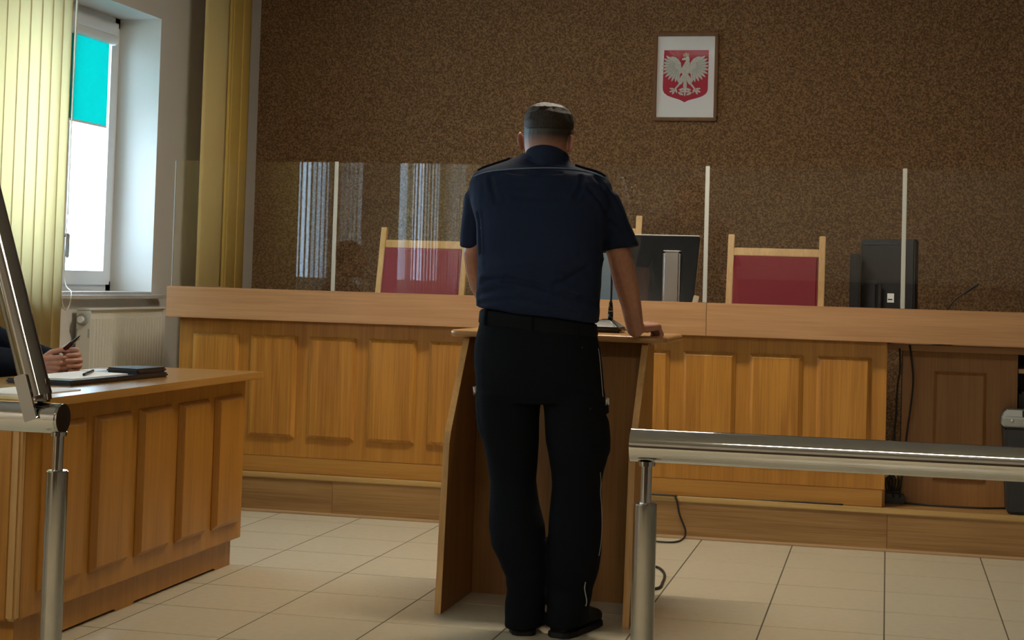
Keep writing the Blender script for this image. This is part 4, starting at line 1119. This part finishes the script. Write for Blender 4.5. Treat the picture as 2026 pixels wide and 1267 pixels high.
# collar: band standing around the neck, higher at the back
bm = BM(); nc = onY(1082, 312, -0.654); N = 40
def band(r_a, r_b, zoff, tilt_):
    out = []
    for i in range(N):
        t_ = 2*PI*i/N
        x, y = math.cos(t_), math.sin(t_)
        out.append(Vector((nc.x+0.002+r_a*x, nc.y+r_b*y, nc.z+zoff-tilt_*y)))
    return out
rings(bm, [band(.0930, .0960, -0.060, 0.004), band(.0860, .0850, -0.028, 0.020), band(.0820, .0815, -0.010, 0.030), band(.0785, .0780, 0.002, 0.036), band(.0755, .0745, 0.003, 0.036), band(.0765, .0755, -0.022, 0.020)], cap=False)
obj('collar', bm, M_SHIRT, so, smooth=True)
for s, xa, xb, ya in ((1, 1140, 1199, 345), (-1, 1010, 948, 345)):
    pa_, pb_ = onY(xa, ya, -0.665), onY(xb, ya, -0.680)
    top, bot = [], []
    for i in range(7):
        t_ = i/6
        row = []
        for dy in (-0.024, 0.024):
            c_ = pa_.lerp(pb_, t_); c_ = Vector((c_.x, c_.y+dy, 1.9))
            h_ = sbvh.ray_cast(c_, Vector((0, 0, -1)))
            row.append((h_[0] if h_[0] is not None else Vector((c_.x, c_.y, 1.52))))
        z_ = max(row[0].z, row[1].z-0.01)
        top.append([r + Vector((0, 0, 0.008)) for r in row]); bot.append([r - Vector((0, 0, 0.004)) for r in row])
    b = BM(); rings(b, [[top[i][0], top[i][1], bot[i][1], bot[i][0]] for i in range(7)])
    obj('epaulette', b, M_TROUS, so, smooth=True)
# trousers
bm = BM()
hp = [(957, 610, 1176, 640, -.750, .116), (950, 640, 1180, 664, -.753, .122), (942, 680, 1187, 696, -.757, .130), (940, 720, 1191, 730, -.760, .135), (943, 760, 1194, 765, -.760, .130), (949, 796, 1196, 798, -.758, .116)]
rings(bm, [px_ring(*r, n=36, e=2.3) for r in hp])
LL = [(946, 776, 1069, -.760, .112), (949, 830, 1065, -.755, .102), (956, 870, 1065, -.750, .095), (966, 915, 1062, -.745, .088), (971, 950, 1060, -.742, .082), (971, 1000, 1066, -.756, .085), (969, 1040, 1077, -.775, .090), (974, 1080, 1080, -.790, .090), (988, 1105, 1082, -.800, .085), (1003, 1140, 1082, -.810, .078), (1003, 1180, 1080, -.815, .075), (1000, 1205, 1076, -.820, .084), (1000, 1238, 1074, -.824, .088)]
RL = [(1074, 776, 1196, -.760, .112), (1080, 830, 1199, -.755, .102), (1081, 870, 1203, -.750, .095), (1087, 905, 1202, -.745, .090), (1091, 932, 1194, -.742, .084), (1092, 960, 1189, -.744, .082), (1090, 1000, 1191, -.755, .085), (1086, 1050, 1191, -.775, .088), (1084, 1090, 1189, -.788, .088), (1084, 1125, 1184, -.795, .083), (1084, 1160, 1175, -.800, .078), (1084, 1195, 1166, -.812, .086), (1081, 1236, 1164, -.818, .090)]
for L_ in (LL, RL):
    rings(bm, [px_ring(xl, y, xr, y+1, Y, b_, 30, 2.2) for xl, y, xr, Y, b_ in L_])
def tcrease(p):
    return 0.0038*noise.noise(Vector((p.x*8, p.y*8, p.z*9))) + (0.004*noise.noise(Vector((p.x*9, p.y*9, p.z*30))) if p.z < 0.22 else 0)
trou = fuse(bm, 0.0060, 7, tcrease)
to = obj('trousers', trou, M_TROUS, man)
tbvh = mesh_bvh(trou)
bm = BM()
rings(bm, [px_ring(xl, yl, xr, yr, Y, b_, 40, 2.4) for xl, yl, xr, yr, Y, b_ in ((954, 612, 1179, 643, -.752, .121), (951, 616, 1181, 647, -.752, .124), (949, 636, 1182, 662, -.753, .127), (951, 640, 1181, 666, -.753, .124))], cap=False)
sm = obj('belt', bm, M_BELT, man, smooth=True)
for (px0, py0, px1, py1) in ((966, 606, 962, 645), (1140, 640, 1141, 672), (1053, 622, 1053, 655)):
    a_, c_ = onY(px0, py0, -0.88), onY(px1, py1, -0.88)
    q0_, q1_ = surf(tbvh, px0, py0+8, 0.012), surf(tbvh, px1, py1, 0.006)
    if q0_ and q1_:
        b = BM(); tube(b, [q0_, (q0_+q1_)/2+Vector((0, -0.004, 0)), q1_], 0.006, seg=6, smooth=3); obj('belt_loop', b, M_TROUS, to)
for (x, y) in ((952, 661), (1152, 688), (1168, 809)):
    q = surf(tbvh, x, y, 0.0)
    if q:
        b = BM(); ellipsoid(b, q, 0.004, 0.003, 0.004, u=10, v=6); obj('snap_button', b, M_DARKGREY, to, smooth=True)
for nm, pts in (('side_piping', [(1183, 690), (1186, 712), (1188, 735), (1190, 760), (1192, 785)]), ('side_piping', [(1187, 935), (1188, 955), (1187, 975), (1189, 1000), (1190, 1040), (1188, 1075), (1184, 1100)]), ('hem_piping', [(1158, 1152), (1156, 1164), (1158, 1178), (1160, 1190), (1158, 1200)])):
    b = surf_tube(tbvh, pts, 0.0012 if nm == 'side_piping' else 0.0020)
    if len(b.verts): obj(nm, b, M_WPIPE, to)
    else: b.free()
# cargo pockets sewn on the outer thighs, and white lettering on their flaps
def side_hit(y, z, s_):
    h_ = tbvh.ray_cast(Vector((-1.1+s_*1.0, y, z)), Vector((-s_, 0, 0)))
    return h_[0]
def sew_patch(y0, y1, z0, z1, s_, th, nu=9, nv=11):
    b = BM(); grid = []
    for i in range(nu):
        row = []
        for j_ in range(nv):
            u_, v_ = i/(nu-1), j_/(nv-1)
            p_ = side_hit(y0+(y1-y0)*u_, z0+(z1-z0)*v_, s_)
            if p_ is None: p_ = Vector((-1.1+s_*0.2, y0+(y1-y0)*u_, z0+(z1-z0)*v_))
            edge = min(u_, 1-u_, v_, 1-v_)
            row.append(b.verts.new(p_ + Vector((s_*(th*min(1, edge*5) - 0.002), 0, 0))))
        grid.append(row)
    for i in range(nu-1):
        for j_ in range(nv-1): b.faces.new((grid[i][j_], grid[i+1][j_], grid[i+1][j_+1], grid[i][j_+1]))
    return b
zA, zB = onY(1195, 815, -0.76).z, onY(1195, 912, -0.76).z
obj('cargo_pocket', sew_patch(-0.83, -0.69, zB, zA, 1, 0.010), M_TROUS, to, smooth=True)
obj('pocket_flap', sew_patch(-0.835, -0.685, zA-0.012, zA+0.030, 1, 0.013), M_TROUS, to, smooth=True)
zC, zD = onY(946, 768, -0.76).z, onY(946, 872, -0.76).z
obj('cargo_pocket', sew_patch(-0.83, -0.69, zD, zC, -1, 0.010), M_TROUS, to, smooth=True)
def lettering(txt, yc, zc, size, s_, off):
    cu = bpy.data.curves.new('txt', 'FONT'); cu.body = txt; cu.size = size; cu.extrude = 0.0004; cu.align_x = 'CENTER'
    o = bpy.data.objects.new('txt', cu); COL.objects.link(o)
    dg = bpy.context.evaluated_depsgraph_get(); dg.update()
    me = bpy.data.meshes.new_from_object(o.evaluated_get(dg)); bpy.data.objects.remove(o, do_unlink=True)
    for v in me.vertices:
        y_, z_ = yc + s_*v.co.x, zc + v.co.y
        h_ = side_hit(y_, z_, s_)
        v.co = (h_ if h_ is not None else Vector((-1.1, y_, z_))) + Vector((s_*(off+v.co.z), 0, 0))
    obj('lettering', me, plain('white_lettering', (0.62, 0.62, 0.60), 0.7), to)
lettering('POLICJA', -0.742, onY(1195, 802, -0.80).z, 0.028, 1, 0.013)
lettering('POLICJA', -0.765, onY(946, 779, -0.80).z, 0.032, -1, 0.012)
# shoes
def shoe(heel, ang, name_parent):
    d = Vector((math.sin(ang), math.cos(ang), 0)); l_ = Vector((math.cos(ang), -math.sin(ang), 0))
    prof = [(0.0, .028, .050), (.018, .039, .078), (.06, .043, .098), (.12, .043, .105), (.165, .044, .082), (.22, .048, .060), (.265, .042, .048), (.292, .028, .040), (.302, .012, .034)]
    b = BM(); rs = []
    for s_, w_, h_ in prof:
        c_ = Vector(heel) + d*s_
        ring = []
        for i in range(20):
            t_ = 2*PI*i/20; cs, sn = math.cos(t_), math.sin(t_)
            k = (abs(cs)**2.6+abs(sn)**2.6)**(-1/2.6)
            ring.append(c_ + l_*w_*cs*k + Vector((0, 0, 0.014+h_/2 + h_/2*sn*k)))
        rs.append(ring)
    rings(b, rs)
    s_o = obj('shoe', b, M_SHOE, name_parent, smooth=True)
    b = BM(); rs = []
    ol = [(-0.005, .024), (.010, .040), (.06, .046), (.12, .045), (.165, .046), (.22, .050), (.27, .043), (.298, .026), (.308, .010)]
    left = [Vector(heel)+d*s_+l_*w_ for s_, w_ in ol]; right = [Vector(heel)+d*s_-l_*w_ for s_, w_ in ol][::-1]
    out = left+right
    rings(b, [[p + Vector((0, 0, 0.0005)) for p in out], [p + Vector((0, 0, 0.020)) for p in out]])
    bevel(b, 0.003, 1)
    obj('sole', b, M_SHOE, s_o)
shoe(Vector((onZ(1034, 1261, 0).x, -0.884, 0)), math.radians(-15), man)
shoe(Vector((onZ(1104, 1262, 0).x, -0.880, 0)), math.radians(15), man)

# ------------------------------------------------------------------ person seated at the side desk
M_SKIN2 = skin_material('seated_skin', (0.52, 0.27, 0.19))
sit = thing('person', 'seated person in dark navy jacket holding a pen over the side desk', 'person', (-3.48, -0.92, 0))
bm = BM()
HY = -0.66
rw = onY(72, 722, HY); lw = onY(118, 722, HY+0.085)
S0 = Vector((-3.52, -0.92, 0.50))
chain(bm, [S0, S0+Vector((0.0, 0, 0.25)), S0+Vector((0.03, 0, 0.52)), S0+Vector((0.05, 0, 0.66))], [0.12, 0.115, 0.12, 0.055])
hd_c = S0+Vector((0.09, 0.0, 0.80))
ellipsoid(bm, hd_c, 0.100, 0.080, 0.118)
capsule(bm, hd_c+Vector((0.03, 0, -0.05)), hd_c+Vector((0.07, 0, -0.095)), 0.055, 0.03)
capsule(bm, hd_c+Vector((0.095, 0, 0.015)), hd_c+Vector((0.115, 0, -0.025)), 0.008, 0.013)
for s in (-1, 1): ellipsoid(bm, hd_c+Vector((0, s*0.082, -0.01)), 0.018, 0.009, 0.030, u=12, v=8)
rsx = S0+Vector((0.03, -0.19, 0.56)); lsx = S0+Vector((0.03, 0.19, 0.56))
rel = Vector((-3.44, -1.00, 0.85)); lel = Vector((-3.40, -0.58, 0.90))
chain(bm, [rsx, rel, rw], [0.05, 0.042, 0.027]); chain(bm, [lsx, lel, lw], [0.05, 0.042, 0.027])
capsule(bm, rsx, lsx, 0.055, 0.055)
for s in (-1, 1):
    chain(bm, [S0+Vector((0.0, s*0.09, -0.0)), Vector((-3.05, S0.y+s*0.13, 0.53)), Vector((-3.08, S0.y+s*0.13, 0.10)), Vector((-2.95, S0.y+s*0.13, 0.05))], [0.085, 0.058, 0.042, 0.032])
hand(bm, rw, (1.0, 0.10, -0.02), (0.05, 1.0, 0.0), 1, [(0.55, 1.2, 0.7), (0.7, 1.25, 0.7), (0.8, 1.25, 0.7), (0.9, 1.2, 0.7)], 1.0, (0.7, 0.7, 0.35), 1.04)
hand(bm, lw, (1.0, -0.15, 0.10), (0.05, -1.0, 0.05), -1, [(0.9, 0.9, 0.5), (0.9, 0.95, 0.5), (0.85, 0.95, 0.5), (0.8, 0.9, 0.5)], 1.0, (0.75, 0.6, 0.35), 1.04)
obj('body', fuse(bm, 0.0028, 2), M_SKIN2, sit)
bm = BM()
chain(bm, [S0+Vector((0, 0, -0.02)), S0+Vector((0.0, 0, 0.25)), S0+Vector((0.03, 0, 0.52)), S0+Vector((0.045, 0, 0.60))], [0.165, 0.155, 0.155, 0.075])
capsule(bm, rsx+Vector((0, 0.01, -0.005)), lsx-Vector((0, 0.01, 0.005)), 0.072, 0.072)
chain(bm, [rsx, rel, rw.lerp(rel, 0.14)], [0.078, 0.076, 0.056]); chain(bm, [lsx, lel, lw.lerp(lel, 0.16)], [0.078, 0.072, 0.050])
obj('jacket', fuse(bm, 0.008, 4, lambda p: 0.006*noise.noise(p*9)), M_SUIT, sit)
bm = BM()
for s in (-1, 1):
    chain(bm, [S0+Vector((0.0, s*0.09, 0.0)), Vector((-3.05, S0.y+s*0.13, 0.53)), Vector((-3.08, S0.y+s*0.13, 0.12))], [0.105, 0.078, 0.065])
obj('trousers', fuse(bm, 0.008, 3), M_SUIT, sit)
for s in (-1, 1):
    b = BM(); capsule(b, Vector((-3.10, S0.y+s*0.13, 0.045)), Vector((-2.93, S0.y+s*0.13, 0.042)), 0.043, 0.040); obj('shoe', b, M_SHOE, sit, smooth=True)
bm = BM(); ellipsoid(bm, hd_c+Vector((-0.012, 0, 0.022)), 0.103, 0.087, 0.108)
hh = fuse(bm, 0.004, 1, lambda p: 0.003*noise.noise(p*60))
obj('hair', hh, mh, sit)
for s in (-1, 1):
    b = BM(); ellipsoid(b, hd_c+Vector((0.088, s*0.03, 0.012)), 0.008, 0.011, 0.008, u=10, v=6); obj('eye', b, plain('eye_white', (0.7, 0.7, 0.68), 0.2), sit, smooth=True)
# chair he sits on
ch = thing('seat_chair', 'plain wooden chair under the seated person at the side desk', 'chair', (-3.52, -0.92, 0))
obj('seat', bbox(-3.74, -3.30, -1.14, -0.70, 0.335, 0.365, 0.006), M_CHAIRWOOD, ch)
for x in (-3.72, -3.34):
    for y in (-1.11, -0.73): obj('leg', bbox(x-0.018, x+0.018, y-0.018, y+0.018, 0, 0.3345, 0.003), M_CHAIRWOOD, ch)
obj('backrest', bbox(-3.765, -3.741, -1.14, -0.70, 0.34, 0.80, 0.006), M_RED, ch)

# pen, organiser and papers on the side desk
p0, p1 = onY(123, 696, HY+0.045), onY(159, 664, HY+0.03)
pen = thing('pen', 'dark red and black pen held upright in both hands', 'pen', p0)
b = BM(); cyl(b, p0, p0.lerp(p1, 0.55), 0.0105, 0.0085, seg=14); autosmooth(obj('barrel', b, M_PEN, pen))
b = BM(); cyl(b, p0.lerp(p1, 0.55), p0.lerp(p1, 0.93), 0.0065, 0.003, seg=12); cyl(b, p0.lerp(p1, 0.93), p1, 0.0022, 0.001, seg=8); autosmooth(obj('cap', b, M_BLACK, pen))
b = BM(); q_ = p0.lerp(p1, 0.62)+Vector((0.006, -0.004, -0.006)); cyl(b, q_, q_+(p1-p0)*0.28, 0.0022, seg=8); obj('clip', b, M_STEEL, pen)
org = thing('document_organiser', 'open black zipped organiser with papers on the side desk', 'organiser', (-2.85, -0.55, DTZ))
def quad_slab(pts, z0, z1, lift=None):
    b = BM()
    lo, hi = [Vector((x, y, z0)) for x, y in pts], [Vector((x, y, z1)) for x, y in pts]
    if lift:
        for i, dz_ in enumerate(lift): hi[i].z += dz_; lo[i].z += dz_
    rings(b, [lo, hi]); return b
def zpx(x, y, z): q = onZ(x, y, z); return (q.x, q.y)
A0, A1 = Vector((-2.69, -1.02)), Vector((-2.69, -0.55))
pts = [(-2.70, -1.20), (-2.66, -0.52), (-2.90, -0.50), (-2.95, -1.20)]
bb_ = quad_slab(pts, DTZ, DTZ+0.018); bevel(bb_, 0.006); obj('cover', bb_, M_FOLDER, org)
bb_ = quad_slab([(-2.68, -0.74), (-2.665, -0.525), (-2.80, -0.515), (-2.83, -0.70)], DTZ+0.0182, DTZ+0.038); bevel(bb_, 0.007); obj('flap', bb_, M_FOLDER, org)
bb_ = quad_slab([(-2.72, -1.15), (-2.71, -0.76), (-2.92, -0.72), (-2.93, -1.17)], DTZ+0.0182, DTZ+0.0215); obj('paper_sheet', bb_, M_PAPER, org)
b = BM(); cyl(b, (-2.76, -1.0, DTZ+0.0275), (-2.84, -0.78, DTZ+0.0275), 0.0055, seg=12); tag(autosmooth(obj('ballpoint_pen', b, M_BLACK)), 'black ballpoint pen lying across the organiser papers', 'pen')
bb_ = quad_slab([(-2.86, -0.60), (-2.80, -0.42), (-3.02, -0.34), (-3.08, -0.54)], DTZ+0.0005, DTZ+0.0035, (0.036, 0.036, 0.0, 0.0)); 
bb_.free()
bb_ = quad_slab([(-2.92, -0.49), (-2.83, -0.40), (-3.02, -0.22), (-3.09, -0.42)], DTZ+0.0003, DTZ+0.004); tag(obj('paper_sheet', bb_, M_PAPER), 'loose white sheets beyond the organiser on the side desk', 'paper')
bb_ = quad_slab([(-2.60, -1.66), (-2.58, -1.36), (-2.80, -1.34), (-2.82, -1.64)], DTZ+0.0003, DTZ+0.004); tag(obj('paper_sheet', bb_, M_PAPER), 'white sheets at the near end of the side desk', 'paper')
for o in bpy.data.objects:
    if '_local' in o: del o['_local']
